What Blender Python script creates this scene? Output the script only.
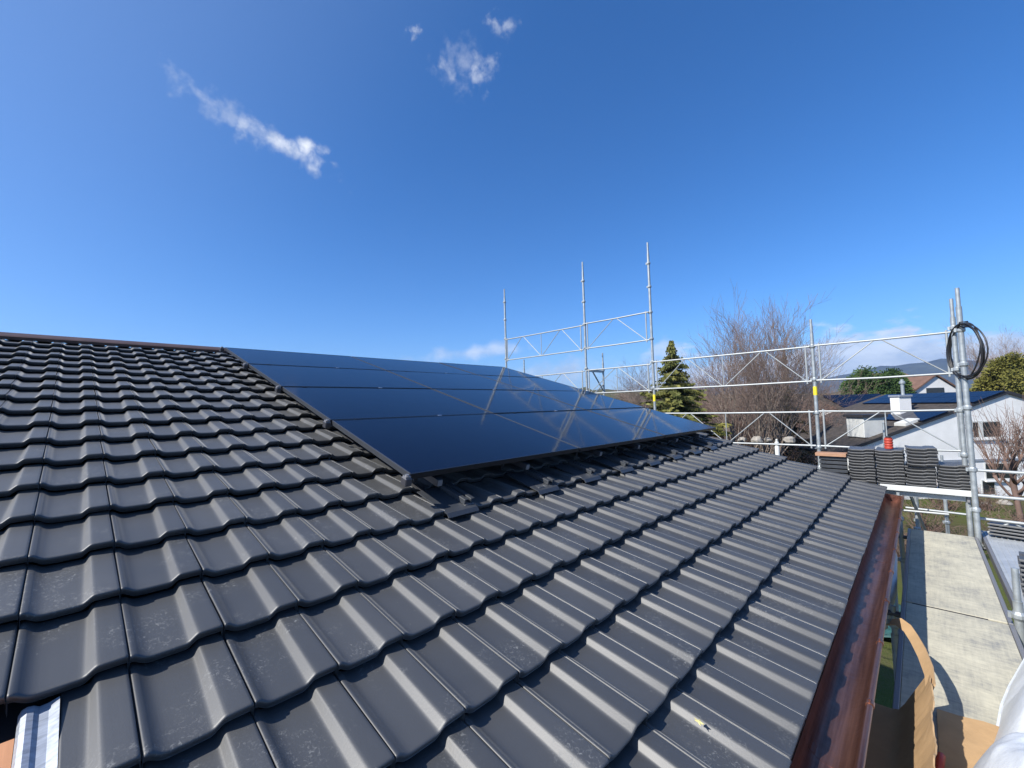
import bpy, math, random
import numpy as np
from mathutils import Vector, Matrix

# ---------------------------------------------------------------- scene
for o in list(bpy.data.objects):
    bpy.data.objects.remove(o, do_unlink=True)
S = bpy.context.scene
COL = S.collection
rnd = random.Random(7)
nrg = np.random.default_rng(7)

# ---------------------------------------------------------------- camera
CAM = np.array([2.746394879, 0.100503079, 0.397495214])
RW = np.array([[0.72009460812297, 0.6933606599048361, -0.02673482089279486],
               [-0.05708689054666624, 0.020800911642979814, -0.9981524978687134],
               [-0.69152356596059, 0.7202904395941713, 0.05456042841931638]])
F = 422.9356
cd = bpy.data.cameras.new('camera')
cam = bpy.data.objects.new('camera', cd)
COL.objects.link(cam)
m = Matrix.Identity(4)
for i in range(3):
    m[i][0] = RW[0][i]; m[i][1] = -RW[1][i]; m[i][2] = -RW[2][i]; m[i][3] = CAM[i]
cam.matrix_world = m
cd.sensor_width = 36.0
cd.sensor_fit = 'HORIZONTAL'
cd.lens = F / 1024 * 36.0
cd.clip_start = 0.02
cd.clip_end = 20000
S.camera = cam

# ---------------------------------------------------------------- light
SUN_TO = Vector((-0.29, -1.00, 0.90)).normalized()
ELEV = math.asin(SUN_TO.z)
AZ = math.atan2(SUN_TO.x, SUN_TO.y)
sd = bpy.data.lights.new('sun', 'SUN')
sd.energy = 5.0
sd.angle = math.radians(0.53)
sd.color = (1.0, 0.955, 0.88)
sun = bpy.data.objects.new('sun', sd)
COL.objects.link(sun)
sun.rotation_euler = (-SUN_TO).to_track_quat('-Z', 'Y').to_euler()
sun.location = (-10, -20, 40)

S.view_settings.view_transform = 'Standard'
S.view_settings.look = 'None'
S.view_settings.gamma = 1
S.view_settings.exposure = 0.64
S.view_settings.use_curve_mapping = False

W_ = bpy.data.worlds.new('World')
S.world = W_
W_.use_nodes = True
nt = W_.node_tree
nt.nodes.clear()


def N(t, typ, **kw):
    n = t.nodes.new(typ)
    for k, v in kw.items():
        if k in ('operation', 'blend_type', 'data_type', 'sky_type', 'noise_dimensions', 'feature', 'interpolation_type',
                 'attribute_name', 'vector_type', 'use_clamp', 'clamp', 'distance', 'wave_type', 'bands_direction', 'layer_name'):
            setattr(n, k, v)
        else:
            n.inputs[k].default_value = v
    return n


def math_n(t, op, a, b=None, clamp=False):
    n = t.nodes.new('ShaderNodeMath')
    n.operation = op
    n.use_clamp = clamp
    for i, v in enumerate((a, b)):
        if v is None:
            continue
        if isinstance(v, (int, float)):
            n.inputs[i].default_value = v
        else:
            t.links.new(v, n.inputs[i])
    return n.outputs[0]


def smooth(t, v, lo, hi):
    n = t.nodes.new('ShaderNodeMapRange')
    n.interpolation_type = 'SMOOTHSTEP'
    t.links.new(v, n.inputs['Value'])
    n.inputs['From Min'].default_value = lo
    n.inputs['From Max'].default_value = hi
    return n.outputs[0]


def build_sky():
    t = nt
    sky = t.nodes.new('ShaderNodeTexSky')
    sky.sky_type = 'NISHITA'
    sky.sun_disc = False
    sky.sun_elevation = ELEV
    sky.sun_rotation = AZ
    sky.altitude = 600
    sky.air_density = 1.0
    sky.dust_density = 0.6
    sky.ozone_density = 2.6
    hs = t.nodes.new('ShaderNodeHueSaturation')
    hs.inputs['Saturation'].default_value = 1.16
    tint = t.nodes.new('ShaderNodeMixRGB')
    tint.blend_type = 'MULTIPLY'
    tint.inputs[0].default_value = 1
    tint.inputs[2].default_value = (0.66, 0.80, 1.02, 1)
    t.links.new(sky.outputs[0], tint.inputs[1])
    t.links.new(tint.outputs[0], hs.inputs['Color'])
    tc = t.nodes.new('ShaderNodeTexCoord')
    D = tc.outputs['Generated']

    def dot(vec):
        n = t.nodes.new('ShaderNodeVectorMath')
        n.operation = 'DOT_PRODUCT'
        t.links.new(D, n.inputs[0])
        n.inputs[1].default_value = tuple(vec)
        return n.outputs['Value']

    def noise(scale, detail=6, rough=0.6, off=(0, 0, 0), stretch=(1, 1, 1)):
        mp = t.nodes.new('ShaderNodeMapping')
        mp.inputs['Location'].default_value = off
        mp.inputs['Scale'].default_value = stretch
        t.links.new(D, mp.inputs['Vector'])
        n = t.nodes.new('ShaderNodeTexNoise')
        n.inputs['Scale'].default_value = scale
        n.inputs['Detail'].default_value = detail
        n.inputs['Roughness'].default_value = rough
        t.links.new(mp.outputs[0], n.inputs['Vector'])
        return n.outputs['Fac']

    def frame(d, tilt=0.0):
        d = Vector(d).normalized()
        right = d.cross(Vector((0, 0, 1))).normalized()
        up = right.cross(d)
        a = math.radians(tilt)
        r2 = right * math.cos(a) + up * math.sin(a)
        u2 = up * math.cos(a) - right * math.sin(a)
        return d, r2, u2

    dens = None
    # (direction, half-width, half-height in tangent units, tilt, noise scale, seed, strength)
    patches = [
        ((-0.826, 0.245, 0.501), 0.115, 0.026, -17, 26, 3.1, 0.80),
        ((-0.838, 0.170, 0.519), 0.105, 0.028, -24, 34, 9.4, 0.40),
        ((-0.810, 0.296, 0.505), 0.045, 0.022, -8, 26, 5.0, 0.95),
        ((-0.585, 0.497, 0.640), 0.052, 0.050, 10, 38, 1.7, 0.26),
        ((-0.605, 0.483, 0.633), 0.022, 0.032, 40, 40, 4.4, 0.42),
        ((-0.560, 0.525, 0.640), 0.030, 0.040, -20, 44, 7.1, 0.45),
        ((-0.502, 0.527, 0.686), 0.034, 0.020, -8, 44, 6.2, 0.50),
        ((-0.6136, 0.4104, 0.6746), 0.016, 0.015, 40, 80, 2.2, 0.50),
        ((-0.745, 0.655, 0.130), 0.24, 0.020, 5, 13, 8.8, 0.55),
        ((-0.640, 0.755, 0.075), 0.18, 0.034, 0, 14, 2.8, 0.85),
    ]
    for d, a, b, tilt, sc, seed, st in patches:
        d0, r2, u2 = frame(d, tilt)
        w = math_n(t, 'MAXIMUM', dot(d0), 0.05)
        u = math_n(t, 'DIVIDE', math_n(t, 'DIVIDE', dot(r2), w), a)
        v = math_n(t, 'DIVIDE', math_n(t, 'DIVIDE', dot(u2), w), b)
        rr = math_n(t, 'SQRT', math_n(t, 'ADD', math_n(t, 'MULTIPLY', u, u), math_n(t, 'MULTIPLY', v, v)))
        nz = noise(sc, 5, 0.55, (seed, seed * 2.3, -seed))
        # thin towards the rim and broken up by the noise
        val = math_n(t, 'SUBTRACT', nz, math_n(t, 'MULTIPLY', rr, 0.30))
        msk = smooth(t, val, 0.22, 0.64)
        front = smooth(t, dot(d0), 0.5, 0.8)
        msk = math_n(t, 'MULTIPLY', math_n(t, 'MULTIPLY', msk, front), st)
        dens = msk if dens is None else math_n(t, 'MAXIMUM', dens, msk)
    # cumulus bank low over the far hills, to the north-east
    sep = t.nodes.new('ShaderNodeSeparateXYZ')
    t.links.new(D, sep.inputs[0])
    z = sep.outputs['Z']
    nz = noise(7.5, 8, 0.58, (2.1, 0.3, 1.4), (1, 1, 2.2))
    bank = math_n(t, 'SUBTRACT', math_n(t, 'ADD', nz, 0.04), math_n(t, 'MULTIPLY', z, 3.6))
    bank = smooth(t, bank, 0.10, 0.24)
    side = smooth(t, dot(Vector((0.25, 0.97, 0)).normalized()), 0.66, 0.86)
    bank = math_n(t, 'MULTIPLY', math_n(t, 'MULTIPLY', bank, side), 0.75)
    dens = math_n(t, 'MAXIMUM', dens, bank)
    # thin high veil around the sun's side
    veil = smooth(t, dot(SUN_TO), 0.10, 1.0)
    veil = math_n(t, 'MULTIPLY', veil, 0.34)
    vm = t.nodes.new('ShaderNodeMixRGB')
    t.links.new(veil, vm.inputs[0])
    t.links.new(hs.outputs[0], vm.inputs[1])
    vm.inputs[2].default_value = (2.7, 3.6, 5.0, 1)
    nz2 = noise(11, 5, 0.6, (5, 1, 2), (1, 1, 2))
    cr = t.nodes.new('ShaderNodeMixRGB')
    cr.inputs[1].default_value = (3.7, 4.1, 4.8, 1)
    cr.inputs[2].default_value = (6.0, 6.2, 6.5, 1)
    t.links.new(smooth(t, nz2, 0.35, 0.62), cr.inputs[0])
    mx = t.nodes.new('ShaderNodeMixRGB')
    t.links.new(dens, mx.inputs[0])
    t.links.new(vm.outputs[0], mx.inputs[1])
    t.links.new(cr.outputs[0], mx.inputs[2])
    bg = t.nodes.new('ShaderNodeBackground')
    bg.inputs['Strength'].default_value = 0.115
    t.links.new(mx.outputs[0], bg.inputs['Color'])
    out = t.nodes.new('ShaderNodeOutputWorld')
    t.links.new(bg.outputs[0], out.inputs['Surface'])


build_sky()

# ---------------------------------------------------------------- helpers
ORG = {}


class MB:
    """collects shapes in world coordinates, then links them as ONE mesh object"""

    def __init__(self):
        self.v = []
        self.f = []
        self.n = 0

    def add(self, verts, faces):
        b = self.n
        self.v.extend([tuple(p) for p in verts])
        self.f.extend([tuple(i + b for i in q) for q in faces])
        self.n += len(verts)
        return self

    def hexa(self, p):
        return self.add(p, [(0, 3, 2, 1), (4, 5, 6, 7), (0, 1, 5, 4), (1, 2, 6, 5), (2, 3, 7, 6), (3, 0, 4, 7)])

    def box(self, x0, x1, y0, y1, z0, z1, T=None, bev=0.0):
        if bev > 0:
            b = min(bev, (x1 - x0) * .45, (y1 - y0) * .45, (z1 - z0) * .45)
            rings = []
            for z, i in ((z0, b), (z0 + b, 0), (z1 - b, 0), (z1, b)):
                xa, xb, ya, yb = x0 + i, x1 - i, y0 + i, y1 - i
                rings.append([(xa + b, ya, z), (xb - b, ya, z), (xb, ya + b, z), (xb, yb - b, z),
                              (xb - b, yb, z), (xa + b, yb, z), (xa, yb - b, z), (xa, ya + b, z)])
            vs = [q for r in rings for q in r]
            fs = [tuple(range(7, -1, -1)), tuple(range(24, 32))]
            for k in range(3):
                for i in range(8):
                    j = (i + 1) % 8
                    fs.append((k * 8 + i, k * 8 + j, k * 8 + 8 + j, k * 8 + 8 + i))
            if T is not None:
                vs = [T(q) for q in vs]
            return self.add(vs, fs)
        p = [(x0, y0, z0), (x1, y0, z0), (x1, y1, z0), (x0, y1, z0), (x0, y0, z1), (x1, y0, z1), (x1, y1, z1), (x0, y1, z1)]
        if T is not None:
            p = [T(q) for q in p]
        return self.hexa(p)

    def tube(self, pts, r, n=10, cap=True):
        pts = [Vector(p) for p in pts]
        rs = r if isinstance(r, (list, tuple)) else [r] * len(pts)
        vs, fs = [], []
        prev = None
        for i, p in enumerate(pts):
            d = (pts[min(i + 1, len(pts) - 1)] - pts[max(i - 1, 0)]).normalized()
            if prev is None:
                a = d.orthogonal().normalized()
            else:
                a = (prev - d * prev.dot(d)).normalized()
            prev = a
            b = d.cross(a)
            for k in range(n):
                g = 2 * math.pi * k / n
                vs.append(p + (a * math.cos(g) + b * math.sin(g)) * rs[i])
        for i in range(len(pts) - 1):
            for k in range(n):
                k2 = (k + 1) % n
                fs.append((i * n + k, i * n + k2, (i + 1) * n + k2, (i + 1) * n + k))
        if cap:
            fs.append(tuple(range(n - 1, -1, -1)))
            fs.append(tuple((len(pts) - 1) * n + k for k in range(n)))
        return self.add(vs, fs)

    def beam(self, p0, p1, w, h, up=(0, 0, 1)):
        p0, p1, up = Vector(p0), Vector(p1), Vector(up)
        d = (p1 - p0).normalized()
        s = d.cross(up)
        if s.length < 1e-4:
            s = d.cross(Vector((0, 1, 0)))
        s.normalize()
        u = s.cross(d)
        s *= w / 2
        u *= h / 2
        return self.hexa([p0 - s - u, p0 + s - u, p1 + s - u, p1 - s - u, p0 - s + u, p0 + s + u, p1 + s + u, p1 - s + u])

    def prism(self, poly, vec):
        n = len(poly)
        vec = Vector(vec)
        vs = [Vector(p) for p in poly] + [Vector(p) + vec for p in poly]
        fs = [tuple(range(n - 1, -1, -1)), tuple(range(n, 2 * n))]
        for i in range(n):
            j = (i + 1) % n
            fs.append((i, j, n + j, n + i))
        return self.add(vs, fs)

    def lathe(self, c, prof, n=20):
        c = Vector(c)
        vs, fs = [], []
        for r, z in prof:
            for k in range(n):
                g = 2 * math.pi * k / n
                vs.append(c + Vector((r * math.cos(g), r * math.sin(g), z)))
        for i in range(len(prof) - 1):
            for k in range(n):
                k2 = (k + 1) % n
                fs.append((i * n + k, i * n + k2, (i + 1) * n + k2, (i + 1) * n + k))
        fs.append(tuple(range(n - 1, -1, -1)))
        fs.append(tuple((len(prof) - 1) * n + k for k in range(n)))
        return self.add(vs, fs)

    def build(self, name, mat, parent=None, origin=None, smooth=False, sharp=None):
        if parent is not None:
            o0 = ORG[parent.name]
        elif origin is not None:
            o0 = Vector(origin)
        else:
            o0 = Vector((0, 0, 0))
        me = bpy.data.meshes.new(name)
        me.from_pydata([Vector(p) - o0 for p in self.v], [], self.f)
        me.materials.append(mat)
        me.update()
        if smooth:
            me.polygons.foreach_set('use_smooth', [True] * len(me.polygons))
            if sharp:
                me.set_sharp_from_angle(angle=math.radians(sharp))
        o = bpy.data.objects.new(name, me)
        COL.objects.link(o)
        if parent is not None:
            o.parent = parent
        else:
            o.location = o0
        ORG[o.name] = o0
        return o


def tag(o, label=None, cat=None, group=None, kind=None):
    if label: o['label'] = label
    if cat: o['category'] = cat
    if group: o['group'] = group
    if kind: o['kind'] = kind
    return o


def thing(name, loc, label, cat, group=None):
    o = bpy.data.objects.new(name, None)
    COL.objects.link(o)
    o.location = loc
    o.empty_display_size = 0.2
    ORG[o.name] = Vector(loc)
    return tag(o, label, cat, group)


def dup(root, loc, rotz=0.0, scale=1.0, label=None, tilt=None):
    r = root.copy()
    COL.objects.link(r)
    r.location = loc
    r.rotation_euler = (tilt[0] if tilt else 0, tilt[1] if tilt else 0, rotz)
    r.scale = (scale,) * 3 if isinstance(scale, (int, float)) else scale
    if label: r['label'] = label
    for ch in list(root.children):
        c = ch.copy()
        COL.objects.link(c)
        c.parent = r
    return r


def P(px, py, depth):
    """world point seen at a pixel of the photograph, at a depth along the view"""
    v = RW.T @ np.array([(px - 512) / F, (py - 384) / F, 1.0])
    return Vector(CAM + v * depth)


# ---------------------------------------------------------------- materials
def mat(name, col, rough=0.6, metal=0.0, spec=0.5, var=0.0, vscale=8.0, bump=0.0, bscale=40.0, coat=0.0, col2=None, detail=5, stretch=None, rvar=0.0):
    mt = bpy.data.materials.new(name)
    mt.use_nodes = True
    t = mt.node_tree
    b = t.nodes['Principled BSDF']
    b.inputs['Base Color'].default_value = (*col, 1)
    b.inputs['Roughness'].default_value = rough
    b.inputs['Metallic'].default_value = metal
    b.inputs['Specular IOR Level'].default_value = spec
    if coat:
        b.inputs['Coat Weight'].default_value = coat
        b.inputs['Coat Roughness'].default_value = 0.1
    tc = t.nodes.new('ShaderNodeTexCoord')
    src = tc.outputs['Object']
    if stretch:
        mp = t.nodes.new('ShaderNodeMapping')
        mp.inputs['Scale'].default_value = stretch
        t.links.new(src, mp.inputs['Vector'])
        src = mp.outputs[0]
    if var or col2:
        nz = N(t, 'ShaderNodeTexNoise', Scale=vscale, Detail=detail, Roughness=0.65)
        t.links.new(src, nz.inputs['Vector'])
        r = t.nodes.new('ShaderNodeValToRGB')
        r.color_ramp.elements[0].position = 0.32
        r.color_ramp.elements[1].position = 0.68
        c2 = col2 if col2 else tuple(min(1, c * (1 + var)) for c in col)
        c1 = col if col2 else tuple(c * (1 - var) for c in col)
        r.color_ramp.elements[0].color = (*c1, 1)
        r.color_ramp.elements[1].color = (*c2, 1)
        t.links.new(nz.outputs['Fac'], r.inputs[0])
        t.links.new(r.outputs[0], b.inputs['Base Color'])
        if rvar:
            mr = t.nodes.new('ShaderNodeMapRange')
            t.links.new(nz.outputs['Fac'], mr.inputs['Value'])
            mr.inputs['From Min'].default_value = 0.3
            mr.inputs['From Max'].default_value = 0.7
            mr.inputs['To Min'].default_value = max(0.02, rough - rvar)
            mr.inputs['To Max'].default_value = min(1, rough + rvar)
            t.links.new(mr.outputs[0], b.inputs['Roughness'])
    if bump:
        nb = N(t, 'ShaderNodeTexNoise', Scale=bscale, Detail=6, Roughness=0.6)
        t.links.new(src, nb.inputs['Vector'])
        bp = t.nodes.new('ShaderNodeBump')
        bp.inputs['Strength'].default_value = bump
        bp.inputs['Distance'].default_value = 0.02
        t.links.new(nb.outputs['Fac'], bp.inputs['Height'])
        t.links.new(bp.outputs[0], b.inputs['Normal'])
    return mt


def tile_material():
    mt = mat('glazed_tile', (0.04, 0.044, 0.05), 0.42, spec=1.0)
    t = mt.node_tree
    b = t.nodes['Principled BSDF']
    tc = t.nodes.new('ShaderNodeTexCoord')
    src = tc.outputs['Object']
    b.inputs['Sheen Weight'].default_value = 0.18
    b.inputs['Sheen Roughness'].default_value = 0.26
    b.inputs['Sheen Tint'].default_value = (0.95, 0.97, 1.0, 1)
    at = t.nodes.new('ShaderNodeAttribute')
    at.attribute_name = 'tint'
    n1 = N(t, 'ShaderNodeTexNoise', Scale=3.0, Detail=5, Roughness=0.6)
    t.links.new(src, n1.inputs['Vector'])
    base = t.nodes.new('ShaderNodeMixRGB')
    base.inputs[1].default_value = (0.032, 0.0335, 0.0355, 1)
    base.inputs[2].default_value = (0.055, 0.0565, 0.0585, 1)
    f = math_n(t, 'ADD', math_n(t, 'MULTIPLY', n1.outputs['Fac'], 0.6), math_n(t, 'MULTIPLY', at.outputs['Fac'], 0.5), True)
    t.links.new(f, base.inputs[0])
    # pale scuffs and boot prints, in a few patches only
    n2 = N(t, 'ShaderNodeTexNoise', Scale=4.2, Detail=2, Roughness=0.5)
    t.links.new(src, n2.inputs['Vector'])
    patch = smooth(t, n2.outputs['Fac'], 0.52, 0.64)
    n3 = N(t, 'ShaderNodeTexNoise', Scale=70.0, Detail=8, Roughness=0.75, Distortion=1.2)
    t.links.new(src, n3.inputs['Vector'])
    scr = smooth(t, n3.outputs['Fac'], 0.53, 0.66)
    sc = math_n(t, 'MULTIPLY', math_n(t, 'MULTIPLY', patch, scr), 0.55)
    # dust specks
    n4 = N(t, 'ShaderNodeTexVoronoi', Scale=24.0)
    t.links.new(src, n4.inputs['Vector'])
    sp = math_n(t, 'SUBTRACT', 1.0, smooth(t, n4.outputs['Distance'], 0.03, 0.07))
    n5 = N(t, 'ShaderNodeTexNoise', Scale=2.0, Detail=2)
    t.links.new(src, n5.inputs['Vector'])
    sp = math_n(t, 'MULTIPLY', math_n(t, 'MULTIPLY', sp, smooth(t, n5.outputs['Fac'], 0.55, 0.65)), 0.5)
    sc = math_n(t, 'MAXIMUM', sc, sp)
    mx = t.nodes.new('ShaderNodeMixRGB')
    t.links.new(sc, mx.inputs[0])
    t.links.new(base.outputs[0], mx.inputs[1])
    mx.inputs[2].default_value = (0.24, 0.245, 0.24, 1)
    t.links.new(mx.outputs[0], b.inputs['Base Color'])
    rg = math_n(t, 'ADD', 0.50, math_n(t, 'ADD', math_n(t, 'MULTIPLY', n1.outputs['Fac'], 0.10), math_n(t, 'MULTIPLY', sc, 0.4)))
    t.links.new(rg, b.inputs['Roughness'])
    nb = N(t, 'ShaderNodeTexNoise', Scale=160.0, Detail=4, Roughness=0.7)
    t.links.new(src, nb.inputs['Vector'])
    bp = t.nodes.new('ShaderNodeBump')
    bp.inputs['Strength'].default_value = 0.10
    bp.inputs['Distance'].default_value = 0.004
    t.links.new(nb.outputs['Fac'], bp.inputs['Height'])
    t.links.new(bp.outputs[0], b.inputs['Normal'])
    return mt


def glass_material():
    mt = mat('solar_glass', (0.004, 0.007, 0.022), 0.05, spec=0.18)
    t = mt.node_tree
    b = t.nodes['Principled BSDF']
    tc = t.nodes.new('ShaderNodeTexCoord')
    # cell grid: cells of 166 x 91 mm (half cells), panel-local coordinates
    sep = t.nodes.new('ShaderNodeSeparateXYZ')
    t.links.new(tc.outputs['Object'], sep.inputs[0])
    lines = None
    for ax, step in (('X', 0.0905), ('Y', 0.182)):
        fr = math_n(t, 'FRACT', math_n(t, 'DIVIDE', sep.outputs[ax], step))
        d = math_n(t, 'ABSOLUTE', math_n(t, 'SUBTRACT', fr, 0.5))
        ln = math_n(t, 'GREATER_THAN', d, 0.5 - 0.0016 / step)
        lines = ln if lines is None else math_n(t, 'MAXIMUM', lines, ln)
    mx = t.nodes.new('ShaderNodeMixRGB')
    t.links.new(math_n(t, 'MULTIPLY', lines, 0.5), mx.inputs[0])
    mx.inputs[1].default_value = (0.003, 0.005, 0.015, 1)
    mx.inputs[2].default_value = (0.002, 0.003, 0.006, 1)
    t.links.new(mx.outputs[0], b.inputs['Base Color'])
    n = N(t, 'ShaderNodeTexNoise', Scale=2.5, Detail=4)
    t.links.new(tc.outputs['Object'], n.inputs['Vector'])
    t.links.new(math_n(t, 'ADD', 0.055, math_n(t, 'MULTIPLY', n.outputs['Fac'], 0.05)), b.inputs['Roughness'])
    nb = N(t, 'ShaderNodeTexNoise', Scale=5.0, Detail=2)
    t.links.new(tc.outputs['Object'], nb.inputs['Vector'])
    bp = t.nodes.new('ShaderNodeBump')
    bp.inputs['Strength'].default_value = 0.03
    bp.inputs['Distance'].default_value = 0.02
    t.links.new(nb.outputs['Fac'], bp.inputs['Height'])
    t.links.new(bp.outputs[0], b.inputs['Normal'])
    return mt


def plywood_material():
    mt = mat('weathered_plywood', (0.50, 0.47, 0.38), 0.75, spec=0.2)
    t = mt.node_tree
    b = t.nodes['Principled BSDF']
    tc = t.nodes.new('ShaderNodeTexCoord')
    src = tc.outputs['Object']
    n1 = N(t, 'ShaderNodeTexNoise', Scale=3.0, Detail=6, Roughness=0.7)
    t.links.new(src, n1.inputs['Vector'])
    mp = t.nodes.new('ShaderNodeMapping')
    mp.inputs['Scale'].default_value = (60, 4, 4)
    t.links.new(src, mp.inputs['Vector'])
    n2 = N(t, 'ShaderNodeTexNoise', Scale=1.0, Detail=5, Roughness=0.7)
    t.links.new(mp.outputs[0], n2.inputs['Vector'])
    mp3 = t.nodes.new('ShaderNodeMapping')
    mp3.inputs['Scale'].default_value = (9, 45, 9)
    t.links.new(src, mp3.inputs['Vector'])
    n3 = N(t, 'ShaderNodeTexNoise', Scale=1.0, Detail=6, Roughness=0.75)
    t.links.new(mp3.outputs[0], n3.inputs['Vector'])
    f = math_n(t, 'ADD', math_n(t, 'MULTIPLY', n1.outputs['Fac'], 0.5), math_n(t, 'ADD', math_n(t, 'MULTIPLY', n2.outputs['Fac'], 0.22), math_n(t, 'MULTIPLY', n3.outputs['Fac'], 0.36)))
    r = t.nodes.new('ShaderNodeValToRGB')
    e = r.color_ramp.elements
    e[0].position = 0.40; e[0].color = (0.21, 0.215, 0.21, 1)
    e[1].position = 0.64; e[1].color = (0.53, 0.50, 0.39, 1)
    k = r.color_ramp.elements.new(0.52); k.color = (0.40, 0.38, 0.305, 1)
    t.links.new(f, r.inputs[0])
    t.links.new(r.outputs[0], b.inputs['Base Color'])
    return mt


def ground_material():
    mt = mat('lawn_ground', (0.06, 0.075, 0.03), 0.95, spec=0.1)
    t = mt.node_tree
    b = t.nodes['Principled BSDF']
    tc = t.nodes.new('ShaderNodeTexCoord')
    n1 = N(t, 'ShaderNodeTexNoise', Scale=0.14, Detail=8, Roughness=0.65)
    t.links.new(tc.outputs['Object'], n1.inputs['Vector'])
    n2 = N(t, 'ShaderNodeTexNoise', Scale=6.0, Detail=6, Roughness=0.7)
    t.links.new(tc.outputs['Object'], n2.inputs['Vector'])
    r = t.nodes.new('ShaderNodeValToRGB')
    e = r.color_ramp.elements
    e[0].position = 0.40; e[0].color = (0.085, 0.105, 0.028, 1)
    e[1].position = 0.60; e[1].color = (0.085, 0.066, 0.045, 1)
    f = math_n(t, 'ADD', n1.outputs['Fac'], math_n(t, 'MULTIPLY', math_n(t, 'SUBTRACT', n2.outputs['Fac'], 0.5), 0.35))
    t.links.new(f, r.inputs[0])
    mx = t.nodes.new('ShaderNodeMixRGB')
    mx.blend_type = 'MULTIPLY'
    mx.inputs[0].default_value = 1
    t.links.new(r.outputs[0], mx.inputs[1])
    rr = t.nodes.new('ShaderNodeValToRGB')
    rr.color_ramp.elements[0].color = (0.6, 0.6, 0.6, 1)
    rr.color_ramp.elements[1].color = (1.3, 1.3, 1.2, 1)
    t.links.new(n2.outputs['Fac'], rr.inputs[0])
    t.links.new(rr.outputs[0], mx.inputs[2])
    t.links.new(mx.outputs[0], b.inputs['Base Color'])
    nb = N(t, 'ShaderNodeTexNoise', Scale=25.0, Detail=5)
    t.links.new(tc.outputs['Object'], nb.inputs['Vector'])
    bp = t.nodes.new('ShaderNodeBump')
    bp.inputs['Strength'].default_value = 0.8
    bp.inputs['Distance'].default_value = 0.06
    t.links.new(nb.outputs['Fac'], bp.inputs['Height'])
    t.links.new(bp.outputs[0], b.inputs['Normal'])
    return mt


def copper_material():
    mt = mat('browned_copper', (0.10, 0.045, 0.03), 0.33, metal=0.75)
    t = mt.node_tree
    b = t.nodes['Principled BSDF']
    tc = t.nodes.new('ShaderNodeTexCoord')
    mp = t.nodes.new('ShaderNodeMapping')
    mp.inputs['Scale'].default_value = (40, 1.6, 40)
    t.links.new(tc.outputs['Object'], mp.inputs['Vector'])
    n1 = N(t, 'ShaderNodeTexNoise', Scale=1.0, Detail=6, Roughness=0.7)
    t.links.new(mp.outputs[0], n1.inputs['Vector'])
    r = t.nodes.new('ShaderNodeValToRGB')
    e = r.color_ramp.elements
    e[0].position = 0.30; e[0].color = (0.085, 0.036, 0.025, 1)
    e[1].position = 0.72; e[1].color = (0.29, 0.145, 0.105, 1)
    t.links.new(n1.outputs['Fac'], r.inputs[0])
    t.links.new(r.outputs[0], b.inputs['Base Color'])
    n2 = N(t, 'ShaderNodeTexNoise', Scale=9.0, Detail=4)
    t.links.new(tc.outputs['Object'], n2.inputs['Vector'])
    t.links.new(math_n(t, 'ADD', 0.22, math_n(t, 'MULTIPLY', n2.outputs['Fac'], 0.25)), b.inputs['Roughness'])
    nb = N(t, 'ShaderNodeTexNoise', Scale=14.0, Detail=3)
    t.links.new(tc.outputs['Object'], nb.inputs['Vector'])
    bp = t.nodes.new('ShaderNodeBump')
    bp.inputs['Strength'].default_value = 0.15
    bp.inputs['Distance'].default_value = 0.02
    t.links.new(nb.outputs['Fac'], bp.inputs['Height'])
    t.links.new(bp.outputs[0], b.inputs['Normal'])
    return mt


M_TILE = tile_material()
M_GLASS = glass_material()
M_PLY = plywood_material()
M_GROUND = ground_material()
M_COPPER = copper_material()
M_FRAME = mat('black_anodised', (0.012, 0.013, 0.016), 0.34, metal=0.3)
M_CLAMP = mat('bright_aluminium', (0.62, 0.63, 0.65), 0.3, metal=0.9)
M_RAIL = mat('rail_aluminium', (0.10, 0.10, 0.11), 0.4, metal=0.7)
M_CAPG = mat('dull_aluminium', (0.25, 0.25, 0.26), 0.5, metal=0.5)
M_FRSIDE = mat('sunlit_black_anodised', (0.055, 0.06, 0.07), 0.38, metal=0.4)  # black frame lightened on its short sides; sun glint painted into the colour
M_GALV = mat('galvanised_steel', (0.36, 0.39, 0.40), 0.45, metal=0.5, var=0.16, vscale=14, rvar=0.08)
M_ALU = mat('painted_aluminium', (0.36, 0.38, 0.38), 0.5, metal=0.4, var=0.10, vscale=6)
M_ALUDK = mat('ribbed_aluminium', (0.50, 0.53, 0.56), 0.5, metal=0.35, var=0.22, vscale=5, col2=(0.36, 0.39, 0.42))
M_YELLOW = mat('yellow_tape', (0.75, 0.60, 0.03), 0.5)
M_WHITE = mat('white_board', (0.52, 0.53, 0.51), 0.55, var=0.06, vscale=4)
M_RENDER = mat('white_render', (0.70, 0.70, 0.69), 0.9, spec=0.15, var=0.08, vscale=0.8, bump=0.15, bscale=30)
M_DARKROOF = mat('dark_roofing', (0.060, 0.052, 0.046), 0.85, spec=0.2, var=0.35, vscale=3.0)
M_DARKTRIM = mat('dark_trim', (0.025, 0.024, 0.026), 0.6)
M_REDROOF = mat('brown_tile_roof', (0.15, 0.085, 0.06), 0.85, var=0.25, vscale=2.0)
M_PANE = mat('window_glass', (0.02, 0.025, 0.03), 0.06, spec=0.7)
M_CARD = mat('cardboard', (0.41, 0.27, 0.145), 0.85, spec=0.12, var=0.10, vscale=7, bump=0.25, bscale=9)
M_CARDEDGE = mat('torn_cardboard_edge', (0.55, 0.42, 0.28), 0.9, spec=0.1)
M_TARP = mat('white_plastic', (0.60, 0.63, 0.66), 0.4, spec=0.4, bump=0.35, bscale=6)
M_RED = mat('red_plastic', (0.40, 0.05, 0.03), 0.5)
M_BLACK = mat('black_cable', (0.016, 0.016, 0.018), 0.42)
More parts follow.
